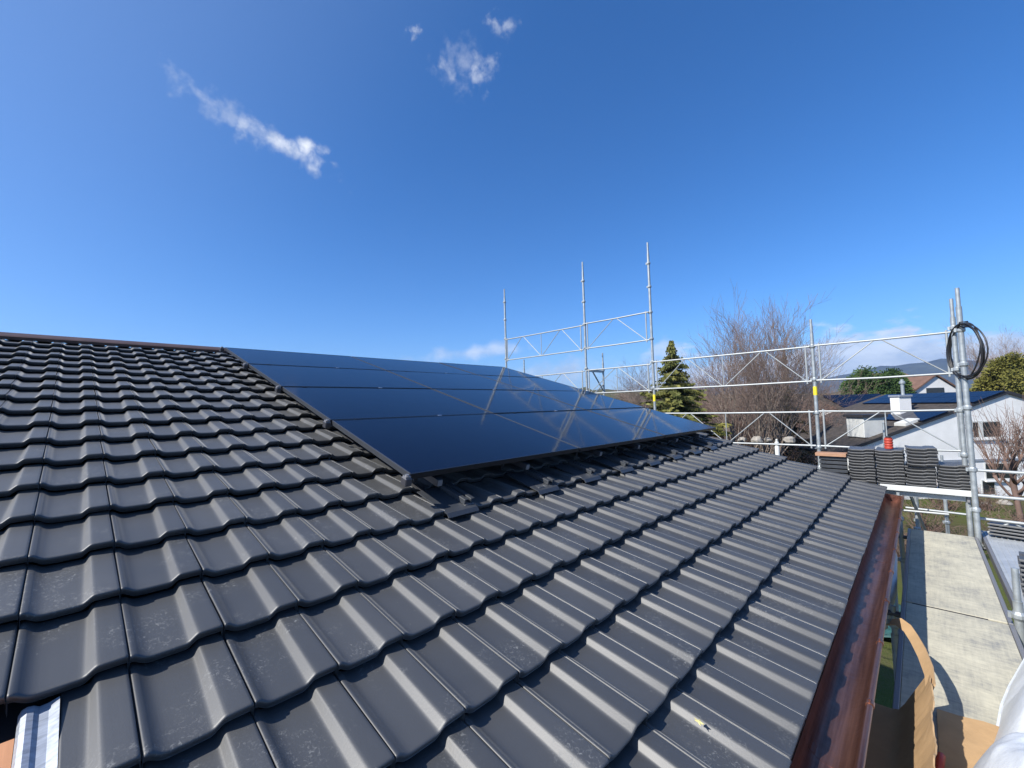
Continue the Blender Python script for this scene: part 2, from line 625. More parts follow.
M_ZINC = mat('zinc_flashing', (0.33, 0.36, 0.41), 0.5, metal=0.45, var=0.28, vscale=3, stretch=(30, 5, 30))
M_WOOD = mat('orange_timber', (0.46, 0.22, 0.11), 0.75, var=0.15, vscale=4, stretch=(1, 14, 1))
M_PLANK = mat('plank_timber', (0.36, 0.20, 0.12), 0.75, var=0.2, vscale=4, stretch=(2, 14, 14))
M_UNDER = mat('roof_underlay', (0.012, 0.012, 0.013), 0.8)
M_HOOK = mat('dark_coated_sheet', (0.055, 0.06, 0.068), 0.38, metal=0.2, var=0.15, vscale=9)
M_RIDGE = mat('brown_ridge_metal', (0.10, 0.062, 0.052), 0.5, metal=0.3, var=0.2, vscale=5)
M_BARK = mat('grey_bark', (0.20, 0.165, 0.14), 0.9, spec=0.1, var=0.35, vscale=3)
M_TWIG = mat('brown_twigs', (0.17, 0.115, 0.095), 0.9, spec=0.1, var=0.3, vscale=0.7)
M_TWIG2 = mat('grey_twigs', (0.235, 0.175, 0.145), 0.9, spec=0.1, var=0.3, vscale=0.7)
M_BROWNLEAF = mat('dry_brown_leaves', (0.12, 0.075, 0.05), 0.9, spec=0.1, var=0.4, vscale=0.8)
M_NEEDLE = mat('spruce_needles', (0.07, 0.085, 0.025), 0.8, spec=0.2, col2=(0.19, 0.18, 0.05), vscale=1.6)
M_NEEDLEDK = mat('brownish_needles', (0.055, 0.05, 0.03), 0.85, spec=0.15, var=0.4, vscale=1.2)
M_PINE = mat('pine_needles', (0.025, 0.055, 0.018), 0.8, spec=0.2, col2=(0.07, 0.115, 0.03), vscale=1.0)
M_THUJA = mat('golden_conifer_leaves', (0.085, 0.09, 0.02), 0.8, spec=0.2, col2=(0.19, 0.175, 0.04), vscale=0.9)
M_SHRUB = mat('shrub_leaves', (0.05, 0.06, 0.025), 0.85, spec=0.2, var=0.5, vscale=2)
M_STONE = mat('pale_stone', (0.27, 0.25, 0.22), 0.9, var=0.3, vscale=3, bump=0.3, bscale=8)
M_TEAL = mat('teal_net', (0.02, 0.075, 0.07), 0.7, var=0.4, vscale=9)
M_LEAF = mat('yellow_leaf', (0.62, 0.55, 0.22), 0.7)
M_HILL = mat('wooded_hill', (0.05, 0.06, 0.04), 1.0, spec=0.0, var=0.4, vscale=0.012, detail=8)
M_HILLN = mat('brown_hillside', (0.11, 0.085, 0.065), 1.0, spec=0.0, col2=(0.08, 0.10, 0.045), vscale=0.05, detail=8)

# ---------------------------------------------------------------- roof frame of reference
TH = 0.2802822575
G = 0.35757147
WT = 0.23491038
XD = Vector((0, 1, 0))                                    # along the eave
VD = Vector((math.cos(TH), 0, -math.sin(TH)))             # down the slope
ND = Vector((math.sin(TH), 0, math.cos(TH)))              # out of the roof


def R(u, v, h=0.0):
    return XD * u + VD * v + ND * h


GZ = -6.0

# ================================================================ SETTING
def build_ground():
    n = 60
    xs = np.concatenate([np.linspace(-3500, -80, 16), np.linspace(-70, 70, 29), np.linspace(80, 3500, 16)])
    ys = np.concatenate([np.linspace(-3500, -80, 10), np.linspace(-70, 90, 33), np.linspace(100, 3500, 18)])
    mb = MB()
    vs = []
    for y in ys:
        for x in xs:
            d = math.hypot(x, y)
            z = GZ + 0.12 * math.sin(x * 0.21) * math.cos(y * 0.17)
            if d > 60:
                z -= min(6, (d - 60) * 0.02)
            vs.append((x, y, z))
    nx = len(xs)
    fs = [(j * nx + i, j * nx + i + 1, (j + 1) * nx + i + 1, (j + 1) * nx + i) for j in range(len(ys) - 1) for i in range(nx - 1)]
    mb.add(vs, fs)
    o = mb.build('ground', M_GROUND, smooth=True)
    tag(o, 'grass and bare garden ground around the houses', 'ground', kind='structure')


def hill(name, label, dist, depth, prof, matl, seed):
    """ridge running round the horizon: prof = (azimuth deg from +Y towards -X, height) pairs"""
    rg = random.Random(seed)
    a0, a1 = prof[0][0], prof[-1][0]
    na, nd = 120, 14
    ph = [rg.uniform(0, 6.28) for _ in range(12)]
    vs = []
    for i in range(na):
        a = a0 + (a1 - a0) * i / (na - 1)
        h = np.interp(a, [q[0] for q in prof], [q[1] for q in prof])
        for j in range(nd):
            s = j / (nd - 1)
            r = dist + depth * s
            k = math.sin(s * math.pi * 0.5) if s < 1 else 1
            zz = h * k
            wob = sum(math.sin(a * (1.3 + 0.9 * q) + s * (3 + q) + ph[q]) / (2 + q) for q in range(8))
            zz += wob * h * 0.05 * k
            zz += h * 0.012 * rg.uniform(-1, 1) * k
            ar = math.radians(a)
            vs.append((-math.sin(ar) * r, math.cos(ar) * r, GZ - 8 + zz))
    fs = [(i * nd + j, i * nd + j + 1, (i + 1) * nd + j + 1, (i + 1) * nd + j) for i in range(na - 1) for j in range(nd - 1)]
    o = MB().add(vs, fs).build(name, matl, smooth=True)
    tag(o, label, 'hill', kind='structure')
    return o


build_ground()
hill('hill', 'long wooded ridge on the far horizon', 2100, 900,
     [(-40, 100), (-18, 130), (-8, 160), (-3, 184), (0, 188), (3, 172), (6, 140), (9, 112), (14, 104), (22, 100), (30, 104), (36, 112), (44, 100), (60, 80), (90, 60)], M_HILL, 3)
hill('hillside', 'brown hillside behind the bare trees', 170, 160,
     [(-40, 17), (-10, 17), (0, 18), (12, 18), (20, 20), (28, 24), (34, 27), (40, 25), (55, 20), (80, 16)], M_HILLN, 5)


def build_haze():
    mt = bpy.data.materials.new('haze_air')
    mt.use_nodes = True
    t = mt.node_tree
    t.nodes.clear()
    v = t.nodes.new('ShaderNodeVolumePrincipled')
    v.inputs['Color'].default_value = (0.42, 0.60, 1.0, 1)
    v.inputs['Density'].default_value = HAZE
    v.inputs['Anisotropy'].default_value = 0.2
    out = t.nodes.new('ShaderNodeOutputMaterial')
    t.links.new(v.outputs[0], out.inputs['Volume'])
    o = MB().box(-3700, 3700, -3700, 3700, GZ - 40, 230).build('haze', mt)
    tag(o, 'thin blue haze in the air between the garden and the far ridge', 'haze', kind='stuff')


HAZE = 0.00022
build_haze()

# ================================================================ THE HOUSE WE STAND AT
house = thing('tiled_roof_house', (0, 3, GZ), 'house under the large dark grey tiled roof filling the foreground', 'house')

PROF_S = [0.0, 0.0008, 0.005, 0.022, 0.050, 0.08, 0.115, 0.150, 0.185, 0.23, 0.32, 0.43, 0.52, 0.560, 0.580, 0.598, 0.614, 0.676, 0.696, 0.714, 0.740, 0.80, 0.88, 0.95, 0.978, 0.986, 0.99]
PROF_H = [-0.020, 0.021, 0.0248, 0.0256, 0.0235, 0.0175, 0.0098, 0.0045, 0.0018, 0.0004, 0.0, 0.0, 0.0, 0.0003, 0.0012, 0.0030, 0.0058, 0.0222, 0.0258, 0.0274, 0.028, 0.028, 0.028, 0.028, 0.0272, 0.022, -0.012]
# nose section: distance up the slope, drop
NOSE = [(0.024, -0.033), (0.015, -0.0325), (0.009, -0.029), (0.0015, -0.0125), (0.0002, -0.0068), (0.0020, -0.0024), (0.0060, -0.0004), (0.012, 0.0), (0.06, 0.0), (0.16, 0.0), (0.28, 0.0), (0.385, 0.0)]
TILT = 0.044 / G


def tile_arrays(width, length_scale=1.0, hscale=1.0, tilt=TILT, s0=0.0):
    s = np.array(PROF_S)
    h = np.array(PROF_H) * hscale * 0.87
    if s0 > 0:
        k = s > s0
        h0 = np.interp(s0, s, h)
        s = np.concatenate([[s0, s0], s[k]])
        h = np.concatenate([[-0.02, h0], h[k]])
    a = np.array([q[0] for q in NOSE]) * length_scale
    d = np.array([q[1] for q in NOSE])
    S_, A_ = np.meshgrid(s * width, a)
    if tilt > 0:
        # the roll's flank is broad at the nose and narrows up the slope
        fl = ((s > 0.5) & (s < 0.70)).astype(float) * np.clip(1 - h / 0.028, 0, 1)
        S_ = S_ + (fl[None, :] * 0.050 * np.clip(A_ / 0.36, 0, 1)) * width
    H = h[None, :] - 0.028 * hscale + d[:, None] - tilt * A_
    pts = np.stack([S_, A_, H], -1).reshape(-1, 3)
    ns, na = len(s), len(a)
    idx = np.arange(ns * na).reshape(na, ns)
    q = np.stack([idx[:-1, :-1], idx[:-1, 1:], idx[1:, 1:], idx[1:, :-1]], -1).reshape(-1, 4)
    # front nose lies towards -a, so faces wind anticlockwise seen from above
    return pts, q


U_MIN_I = -9
U_MAX_I = 30
ROW_MIN = -14
RIDGE_V = -5.02


def build_roof_tiles():
    V, Fc, T = [], [], []
    base = 0
    cache = {}
    for j in range(ROW_MIN, 8):
        for i in range(U_MIN_I, U_MAX_I):
            s0 = 0.0
            if j >= 4:
                if i < 0:
                    continue
                if i == 0:
                    s0 = 0.41
            if s0 not in cache:
                cache[s0] = tile_arrays(WT, s0=s0)
            pts, q = cache[s0]
            p = pts.copy()
            # small laying tolerances, each tile its own
            ang = rnd.uniform(-0.004, 0.004)
            du, dv, dh = rnd.uniform(-.0012, .0012), rnd.uniform(-.0025, .0025), rnd.uniform(-.0012, .0012)
            roll = rnd.uniform(-0.008, 0.008)
            cu = WT / 2
            x = p[:, 0] - cu
            u = i * WT + cu + x * math.cos(ang) - p[:, 1] * math.sin(ang) + du
            a = p[:, 1] * math.cos(ang) + x * math.sin(ang)
            h = p[:, 2] + x * roll + dh
            v = j * G - a + dv
            if j == ROW_MIN:
                v = np.maximum(v, RIDGE_V - 0.25)
            V.append(np.stack([u, v, h], -1))
            Fc.append(q + base)
            base += len(p)
            T.append(np.full(len(p), rnd.random()))
    V = np.concatenate(V)
    Fc = np.concatenate(Fc)
    T = np.concatenate(T)
    B = np.array([XD, VD, ND])
    Wd = V @ B - np.array(ORG[house.name])
    me = bpy.data.meshes.new('roof')
    me.vertices.add(len(Wd))
    me.vertices.foreach_set('co', Wd.ravel())
    me.loops.add(Fc.size)
    me.loops.foreach_set('vertex_index', Fc.ravel().astype(np.int32))
    me.polygons.add(len(Fc))
    me.polygons.foreach_set('loop_start', np.arange(0, Fc.size, 4, dtype=np.int32))
    me.polygons.foreach_set('loop_total', np.full(len(Fc), 4, dtype=np.int32))
    me.update(calc_edges=True)
    me.validate()
    at = me.attributes.new('tint', 'FLOAT', 'POINT')
    at.data.foreach_set('value', T.astype(np.float32))
    me.polygons.foreach_set('use_smooth', [True] * len(me.polygons))
    me.materials.append(M_TILE)
    o = bpy.data.objects.new('roof', me)
    COL.objects.link(o)
    o.parent = house
    return o


roof = build_roof_tiles()
VERGE = U_MAX_I * WT


def rbox(mb, u0, u1, v0, v1, h0, h1, bev=0.0):
    T = lambda q: R(q[0], q[1], q[2])
    return mb.box(u0, u1, v0, v1, h0, h1, T, bev)


# underlay under the tiles, wall, ridge, fascia
mb = MB()
rbox(mb, U_MIN_I * WT + .02, VERGE - .03, RIDGE_V - .1, 3.5 * G, -0.22, -0.115)
rbox(mb, 0.13, VERGE - .03, 3.5 * G, 7 * G - 0.06, -0.22, -0.115)
mb.build('roof_underlay', M_UNDER, house)
# back slope of the roof, beyond the ridge
rv = R(0, RIDGE_V, 0)
mb = MB()
mb.hexa([(rv.x, U_MIN_I * WT, rv.z - .2), (rv.x, VERGE, rv.z - .2), (rv.x - 7, VERGE, rv.z - 2.3), (rv.x - 7, U_MIN_I * WT, rv.z - 2.3),
         (rv.x, U_MIN_I * WT, rv.z - .06), (rv.x, VERGE, rv.z - .06), (rv.x - 7, VERGE, rv.z - 2.16), (rv.x - 7, U_MIN_I * WT, rv.z - 2.16)])
mb.build('back_roof', M_DARKROOF, house)
# ridge capping: folded metal
mb = MB()
sec = [(RIDGE_V + 0.10, -0.035), (RIDGE_V + 0.10, 0.0), (RIDGE_V + 0.07, 0.010), (RIDGE_V - 0.04, 0.022), (RIDGE_V - 0.13, 0.012), (RIDGE_V - 0.13, -0.05)]
mb.prism([R(U_MIN_I * WT, a, b) for a, b in sec], XD * (VERGE - U_MIN_I * WT))
mb.build('ridge_cap', M_RIDGE, house)
# walls under the roof
EX = (R(0, 7 * G, 0)).x
mb = MB()
mb.box(rv.x - 6, EX - 0.75, U_MIN_I * WT + .3, VERGE - 0.45, GZ - .1, -1.15)
mb.prism([(EX - 0.75, VERGE - 0.45, -1.15), (rv.x, VERGE - 0.45, rv.z - .22), (rv.x - 6, VERGE - 0.45, -1.15)], (0, -0.25, 0))
mb.build('wall', M_RENDER, house)
mb = MB()
e0 = R(0, 7 * G - 0.05, -0.115)
mb.box(e0.x - 0.03, e0.x, U_MIN_I * WT, VERGE - .02, e0.z - 0.24, e0.z - 0.0)
mb.box(EX - 0.76, e0.x - 0.031, U_MIN_I * WT, VERGE - .02, e0.z - 0.24, e0.z - 0.215)
mb.build('fascia', M_DARKTRIM, house)
mb = MB()
rbox(mb, VERGE - 0.025, VERGE + 0.004, RIDGE_V, 7 * G - 0.02, -0.26, -0.045)
mb.build('verge_board', M_DARKTRIM, house)
# timber and zinc strip at the cut edge, lower left
mb = MB()
rbox(mb, -1.6, 0.0185, 3.20 * G, 5.6 * G, -0.13, -0.078)
mb.build('edge_timber', M_WOOD, house)
mb = MB()
sec = [(0.020, -0.12), (0.020, -0.070), (0.026, -0.056), (0.036, -0.051), (0.048, -0.054), (0.058, -0.062), (0.075, -0.060), (0.0945, -0.052),
       (0.0945, -0.055), (0.075, -0.063), (0.058, -0.066), (0.046, -0.058), (0.036, -0.055), (0.030, -0.060), (0.025, -0.072), (0.025, -0.12)]
v0, v1 = 3 * G + 0.006, 5.6 * G
mb.prism([R(a, v0, b - 0.004) for a, b in sec], VD * (v1 - v0) + ND * 0.03)
mb.build('edge_flashing', M_ZINC, house)

# gutter: half round copper with a rolled front bead
GX, GZc, GR = EX + 0.058, -0.772, 0.078
GY0, GY1 = U_MIN_I * WT, VERGE - 0.15
mb = MB()
outer, inner = [], []
for k in range(15):
    a = math.pi + math.pi * k / 14
    outer.append((GX + GR * math.cos(a), GZc + GR * math.sin(a) * 0.95))
    inner.append((GX + (GR - .003) * math.cos(a), GZc + (GR - .003) * math.sin(a) * 0.95))
outer[0] = (outer[0][0], GZc + 0.016)
inner[0] = (inner[0][0], GZc + 0.016)
poly = outer + inner[::-1]
ys = np.linspace(GY0, GY1, 40)
vs = []
for y in ys:
    for (x, z) in poly:
        vs.append((x, y, z))
n = len(poly)
fs = []
for i in range(len(ys) - 1):
    for k in range(n):
        k2 = (k + 1) % n
        fs.append((i * n + k, i * n + k2, (i + 1) * n + k2, (i + 1) * n + k))
fs.append(tuple(range(n)))
fs.append(tuple((len(ys) - 1) * n + k for k in range(n))[::-1])
mb.add(vs, fs)
gutter = mb.build('gutter', M_COPPER, house, smooth=True, sharp=40)
mb = MB()
mb.tube([(GX + GR + .004, y, GZc + .004) for y in np.linspace(GY0, GY1 + .002, 30)], 0.011, 10)
mb.build('front_bead', M_COPPER, gutter, smooth=True, sharp=60)
for yj in (1.9, 4.35):
    mb = MB()
    mb.prism([((x - GX) * .985 + GX, yj, (z - GZc) * .985 + GZc) for x, z in outer] + [((x - GX) * .955 + GX, yj, (z - GZc) * .955 + GZc) for x, z in outer[::-1]], (0, 0.05, 0))
    mb.build('gutter_joint', M_COPPER, gutter)
mb = MB()
mb.prism([(x, GY1 + .0, z) for x, z in outer], (0, 0.004, 0))
mb.build('gutter_end', M_COPPER, gutter)
for k in range(12):
    y = 0.55 + k * 0.56
    if y > GY1: break
    mb = MB()
    mb.tube([(GX + (GR + .006) * math.cos(a), y, GZc + (GR + .006) * math.sin(a) * .95) for a in np.linspace(math.pi, 2 * math.pi + .3, 12)], 0.0045, 6)
    mb.tube([(GX + GR + .004, y - .014, GZc + .004), (GX + GR + .004, y + .014, GZc + .004)], 0.0145, 10)
    mb.build('gutter_bracket', M_COPPER, gutter, smooth=True, sharp=60)
mb = MB()
mb.tube([(GX, 5.35, GZc - .078), (GX, 5.35, GZc - .16), (GX + .02, 5.3, GZc - .28), (GX + .01, 5.1, GZc - .52), (GX - .05, 4.9, GZc - .75), (EX - .62, 4.7, -2.0), (EX - .66, 4.68, -2.3), (EX - .66, 4.68, GZ)], 0.04, 14)
mb.build('downpipe', M_ALUDK, house, smooth=True, sharp=60)

# metal plates standing in for tiles where the roof hooks pass, below the array
for k, i in enumerate((7, 10.5, 13, 15.5, 18, 20.5, 23, 25.5)):
    u = 1.64 + (i - 7) * WT
    t = thing('roof_hook_plate', R(u, 0.70, 0), 'dark folded metal plate in the tiles under the array, %s' % (
        'the nearest one', 'second from the near corner', 'third from the near corner', 'fourth from the near corner', 'fifth from the near corner',
        'sixth from the near corner', 'third from the far end', 'the farthest one')[k], 'metal plate', 'roof hook plates below the solar panels')
    mb = MB()
    rbox(mb, u, u + 0.235, 0.42, 0.745, -0.016, -0.010)
    mb.hexa([R(u, .745, -.016), R(u + .235, .745, -.016), R(u + .235, .765, -.034), R(u, .765, -.034),
             R(u, .745, -.010), R(u + .235, .745, -.010), R(u + .235, .769, -.028), R(u, .769, -.028)])
    mb.build('plate', M_HOOK, t)
    for a in (0.165, 0.215):
        mb = MB()
        rbox(mb, u + a, u + a + 0.010, 0.44, 0.70, -0.010, 0.024, 0.003)
        rbox(mb, u + a + .010, u + a + 0.030, 0.44, 0.698, 0.019, 0.024)
        mb.build('upstand', M_HOOK, t)

# ================================================================ SOLAR ARRAY
U0, V0, HP = 1.480, 0.547, 0.175
PW, PH, PWP, PHP = 1.722, 1.134, 1.742, 1.154
B3 = Matrix((XD, -VD, ND)).transposed()      # panel local x along eave, y up the slope, z out


def make_panel():
    t = thing('solar_panel', (0, 0, 0), 'x', 'solar panel', 'solar panels of the array')
    b = 0.011
    for ya in (0, PH - b):
        mb = MB()
        mb.box(0, PW, ya, ya + b, -.035, 0, bev=.001)
        mb.build('long_frame', M_FRAME, t)
    for xa in (0, PW - b):
        mb = MB()
        mb.box(xa, xa + b, b, PH - b, -.035, 0, bev=.001)
        mb.build('side_frame', M_FRSIDE, t)
    mb = MB()
    mb.box(b, PW - b, b, PH - b, -.008, -.0018)
    mb.build('glass', M_GLASS, t)
    return t


pan0 = make_panel()
ROWN = ['bottom row', 'second row up', 'third row up', 'top row']
COLN = ['left column', 'middle column', 'right column']
first = True
for r in range(4):
    for c in range(3):
        lab = 'dark blue solar panel in the %s of the array, %s' % (ROWN[r], COLN[c])
        loc = R(U0 + c * PWP + .01 + rnd.uniform(-.0015, .0015), V0 - r * PHP - .01, HP + rnd.uniform(-.0015, .0015))
        rot = (B3.to_4x4() @ Matrix.Rotation(rnd.uniform(-.0016, .0016), 4, 'X') @ Matrix.Rotation(rnd.uniform(-.0016, .0016), 4, 'Y')).to_euler()
        p = pan0 if first else dup(pan0, loc)
        first = False
        p.location = loc
        p.rotation_euler = rot
        p['label'] = lab
# mounting rails up the slope, their ends showing below the bottom row
RU = [0.20, 1.02, 2.05, 2.80, 3.78, 4.52, 5.05]
RN = ['first', 'second', 'third', 'fourth', 'fifth', 'sixth', 'last']
for k, du in enumerate(RU):
    u = U0 + du
    t = thing('mounting_rail', R(u, V0, 0.1), 'aluminium rail running up the slope under the panels, %s from the near side' % RN[k], 'rail', 'rails carrying the solar panels')
    mb = MB()
    rbox(mb, u, u + .04, V0 - 4.6, V0 + 0.012, 0.075, 0.117)
    mb.build('rail', M_RAIL, t)
    mb = MB()
    rbox(mb, u + .004, u + .036, V0 + 0.0125, V0 + 0.017, 0.078, 0.114)
    mb.build('end_cap', M_CAPG, t)
    for q in range(5):
        mb = MB()
        vv = V0 - 0.25 - q * 1.05
        rbox(mb, u + .004, u + .036, vv, vv + .006, -0.02, 0.094)
        rbox(mb, u + .004, u + .036, vv + .006, vv + .16, -0.02, -0.012)
        mb.build('roof_hook', M_RAIL, t)
    for q in range(1, 4):
        mb = MB()
        vv = V0 - q * PHP
        rbox(mb, u, u + .04, vv - .008, vv + .008, HP - .04, HP + .004, .001)
        mb.build('mid_clamp', M_CLAMP if k in (1, 3) else M_FRAME, t)
for q in range(0, 5):
    vv = V0 - q * PHP
    rank = ['at the near bottom corner', 'between the two lowest rows', 'between the second and third rows', 'between the two upper rows', 'at the top corner by the ridge'][q]
    t = thing('edge_clamp', R(U0 - .03, vv, 0.1), 'small clamp on the array left edge %s' % rank, 'clamp', 'clamps on the left edge of the array')
    mb = MB()
    rbox(mb, U0 - .040, U0 + .004, vv - .028, vv + .028, 0.115, HP - .012, .004)
    mb.build('body', M_RAIL, t)
    mb = MB()
    mb.tube([R(U0 - .018, vv, HP - .014), R(U0 - .018, vv, HP + .006)], .011, 10)
    rbox(mb, U0 - .036, U0 - .002, vv - .017, vv + .017, HP - .012, HP - .002)
    mb.build('bolt', M_CAPG, t)

# ================================================================ SCAFFOLD
YG = 7.82           # gable run
XO = 3.16           # outer standards of the eave run
ZD = -1.2


def standard(x, y, z0, z1, label, collars, yellow=None, r=0.0242, matl=None, spigot=True):
    t = thing('scaffold_post', (x, y, z0), label, 'scaffold post', 'upright scaffold posts')
    mb = MB()
    top = z1 - 0.22 if spigot else z1
    mb.tube([(x, y, z0), (x, y, top)], r, 14)
    if spigot:
        mb.tube([(x, y, top), (x, y, z1)], r * 0.76, 12)
    mb.build('tube', matl or M_GALV, t, smooth=True, sharp=50)
    for z in collars:
        mb = MB()
        mb.lathe((x, y, z), [(r + .002, -.03), (r + .006, -.022), (r + .014, -.012), (r + .014, .012), (r + .006, .022), (r + .002, .03)], 14)
        mb.box(x - r - .026, x - r - .006, y - .011, y + .011, z - .02, z + .02)
        mb.build('collar', M_GALV, t)
    if yellow is not None:
        mb = MB()
        mb.tube([(x, y, yellow - .065), (x, y, yellow + .065)], r + .0025, 14)
        mb.build('yellow_band', M_YELLOW, t, smooth=True, sharp=50)
    return t


def guard(x0, x1, zt, zb, label, style, y=YG - 0.035, r=0.0138, name='guard_rail'):
    """lattice guard rail between two standards along X"""
    t = thing(name, (x0, y, zb), label, 'guard rail', 'lattice guard rails of the scaffold')
    a, b = x0 + .03, x1 - .03
    for nm, z in (('top_rail', zt), ('bottom_rail', zb)):
        mb = MB()
        mb.tube([(a, y, z), ((a + b) / 2, y, z - rnd.uniform(0, .012)), (b, y, z)], r, 10)
        mb.build(nm, M_ALU, t, smooth=True, sharp=50)
    for x in (a + .055, b - .055):
        mb = MB()
        mb.tube([(x, y, zb - .04), (x, y, zt + .03)], r * .95, 8)
        mb.build('end_stile', M_ALU, t, smooth=True, sharp=50)
    L = b - a
    rb = r * 0.56
    segs = []
    if style == 'W':
        segs = [((a + .06, zb), (a + L * .24, zt)), ((a + L * .26, zt), (a + L * .49, zb)), ((a + L * .51, zb), (a + L * .74, zt)), ((a + L * .76, zt), (b - .06, zb)), ((a + L * .5, zb), (a + L * .5, zt))]
    elif style == 'A':
        segs = [((a + .06, zb), (a + L * .48, zt)), ((a + L * .52, zt), (b - .06, zb))]
    elif style == 'Am':
        segs = [((a + .06, zb), (a + L * .48, zt)), ((a + L * .52, zt), (b - .06, zb)), ((a + L * .5, zb), (a + L * .5, zt))]
    for (xa, za), (xb, zb_) in segs:
        mb = MB()
        mb.tube([(xa, y, za), (xb, y, zb_)], rb, 8)
        mb.build('brace', M_ALU, t, smooth=True, sharp=50)
    return t


PX = [1.63, -0.90, -2.42, -4.85]
cz = lambda lo, hi: [z for z in (-1.62, -1.12, -.62, -.32, .19, .69, 1.19, 1.64, 2.16, 2.66, 3.12) if lo < z < hi - .2]
standard(PX[0], YG, GZ, 1.60, 'shorter grey scaffold post with yellow band, between bare tree and white house', cz(-2, 1.6), 0.52)
standard(PX[1], YG, GZ, 3.53, 'tallest looking scaffold post with yellow band, beside the spruce', cz(-2, 3.53), 0.50)
standard(PX[2], YG, GZ, 3.54, 'middle one of the three tall scaffold posts against the sky', cz(-2, 3.54))
standard(PX[3], YG, GZ, 3.46, 'leftmost tall scaffold post rising behind the solar panels', cz(-2, 3.46))
standard(XO - .025, 7.2, GZ, 1.64, 'thick front corner scaffold post holding the coil of cable', [.25, .75, 1.15, -.45, -.9, -1.3], r=0.027)
standard(3.085, 7.30, GZ, 1.54, 'thinner corner scaffold post just left of the one with the cable coil', [.22, .70, 1.19, -.3], r=0.0242)
standard(3.152, 4.62, GZ, -0.80, 'short stub post at the right edge of the walkway beside the tile stack', [-1.12], r=0.0242)
standard(2.49, 7.2, GZ, -0.78, 'shaded inner scaffold post below the white toe board', [-1.1, -1.6])
standard(2.50, 4.66, GZ, -1.26, 'shaded inner scaffold post under the near walkway joint', [-1.4])
standard(PX[2], 8.50, GZ, 1.58, 'thin far scaffold post carrying the small bracket behind the array', [1.18, .68], r=0.022)
standard(PX[3], 8.50, GZ, 1.66, 'tip of a far scaffold post showing above the panels, leftmost', [1.2], r=0.022)
standard(2.62, 9.6, GZ, -0.62, 'left one of two far posts behind the tile stacks', [-1.6, -2.1], r=0.024)
standard(2.95, 9.7, GZ, -0.55, 'right one of two far posts behind the tile stacks', [-1.6, -2.1], r=0.024)
standard(2.62, 9.0, GZ, -1.0, 'shiny lower scaffold post seen under the white toe board', [-1.6, -2.0], r=0.024)
standard(2.30, 9.3, GZ, -0.02, 'thin far post rising behind the red roll', [-.6], r=0.02)

guard(PX[0] + .0, 3.125, 1.195, 0.675, 'upper guard rail ending at the coil of cable', 'A')
guard(PX[0] + .0, 3.17, 0.215, -0.295, 'lower guard rail just above the tile stacks', 'Am')
guard(PX[1], PX[0], 1.185, 0.665, 'upper guard rail crossing in front of the big bare tree', 'W')
guard(PX[1], PX[0], 0.205, -0.295, 'lower guard rail behind the roof edge in front of the bare tree', 'W')
guard(PX[2], PX[1], 1.145, 0.645, 'low guard rail between the two tall posts left of the spruce', 'Am')
guard(PX[2], PX[1], 2.16, 1.62, 'high guard rail between the two tallest posts, against blue sky', 'A')
guard(PX[3], PX[2], 2.13, 1.60, 'high guard rail farthest left, against blue sky', 'W')
guard(PX[3], PX[2], 1.13, 0.64, 'low guard rail mostly hidden behind the panels at far left', 'W')
guard(PX[2], PX[1], 0.17, -0.32, 'lowest guard rail hidden behind the solar array', 'A')

# bracket between the pairs of posts behind the array
t = thing('scaffold_bracket', (PX[2], YG, .7), 'small grey bracket with knee brace behind the array', 'bracket')
mb = MB(); mb.beam((PX[2], YG + .02, 1.15), (PX[2], 8.48, 1.15), .03, .05); mb.build('arm', M_GALV, t)
mb = MB(); mb.tube([(PX[2], YG + .25, 1.13), (PX[2], 8.47, .72)], .016, 8); mb.build('knee_brace', M_GALV, t)
mb = MB(); mb.tube([(PX[2], 8.47, .85), (PX[2], YG + .03, .5)], .016, 8); mb.build('diagonal', M_ALU, t)


def plain_rail(p0, p1, label, r=0.0165):
    o = MB().tube([p0, p1], r, 10).build('side_rail', M_ALU, origin=p0, smooth=True, sharp=50)
    return tag(o, label, 'rail', 'plain rails of the scaffold')


plain_rail((3.15, 7.21, -.455), (6.0, 7.21, -.47), 'plain rail running right from the corner post, the highest of three')
plain_rail((3.15, 7.21, -.735), (6.0, 7.21, -.75), 'plain rail running right from the corner post level with the white board')
plain_rail((3.15, 7.35, -1.02), (3.75, 7.35, -1.03), 'short plain rail above the dark tiles right of the corner post')
plain_rail((2.50, 9.0, -1.30), (3.15, 9.0, -1.31), 'plain rail seen under the white board above the walkway end')
plain_rail((2.52, 7.28, -1.01), (2.92, 7.28, -1.0), 'short rail under the left half of the white toe board', .013)
tag(MB().tube([(2.6, 7.3, -.82), (2.95, 9.0, -2.6)], .016, 8).build('scaffold_brace', M_ALU, origin=(2.6, 7.3, -.82), smooth=True, sharp=50),
    'slanting brace seen through the gap under the white board', 'brace')
t = thing('guard_brace', (3.25, 7.4, -1.2), 'small upside down V brace above the dark tiles at right', 'brace')
for a, b in (((3.22, 7.36, -1.17), (3.40, 7.36, -1.03)), ((3.42, 7.36, -1.03), (3.60, 7.36, -1.17))):
    MB().tube([a, b], .011, 8).build('brace', M_ALU, t)


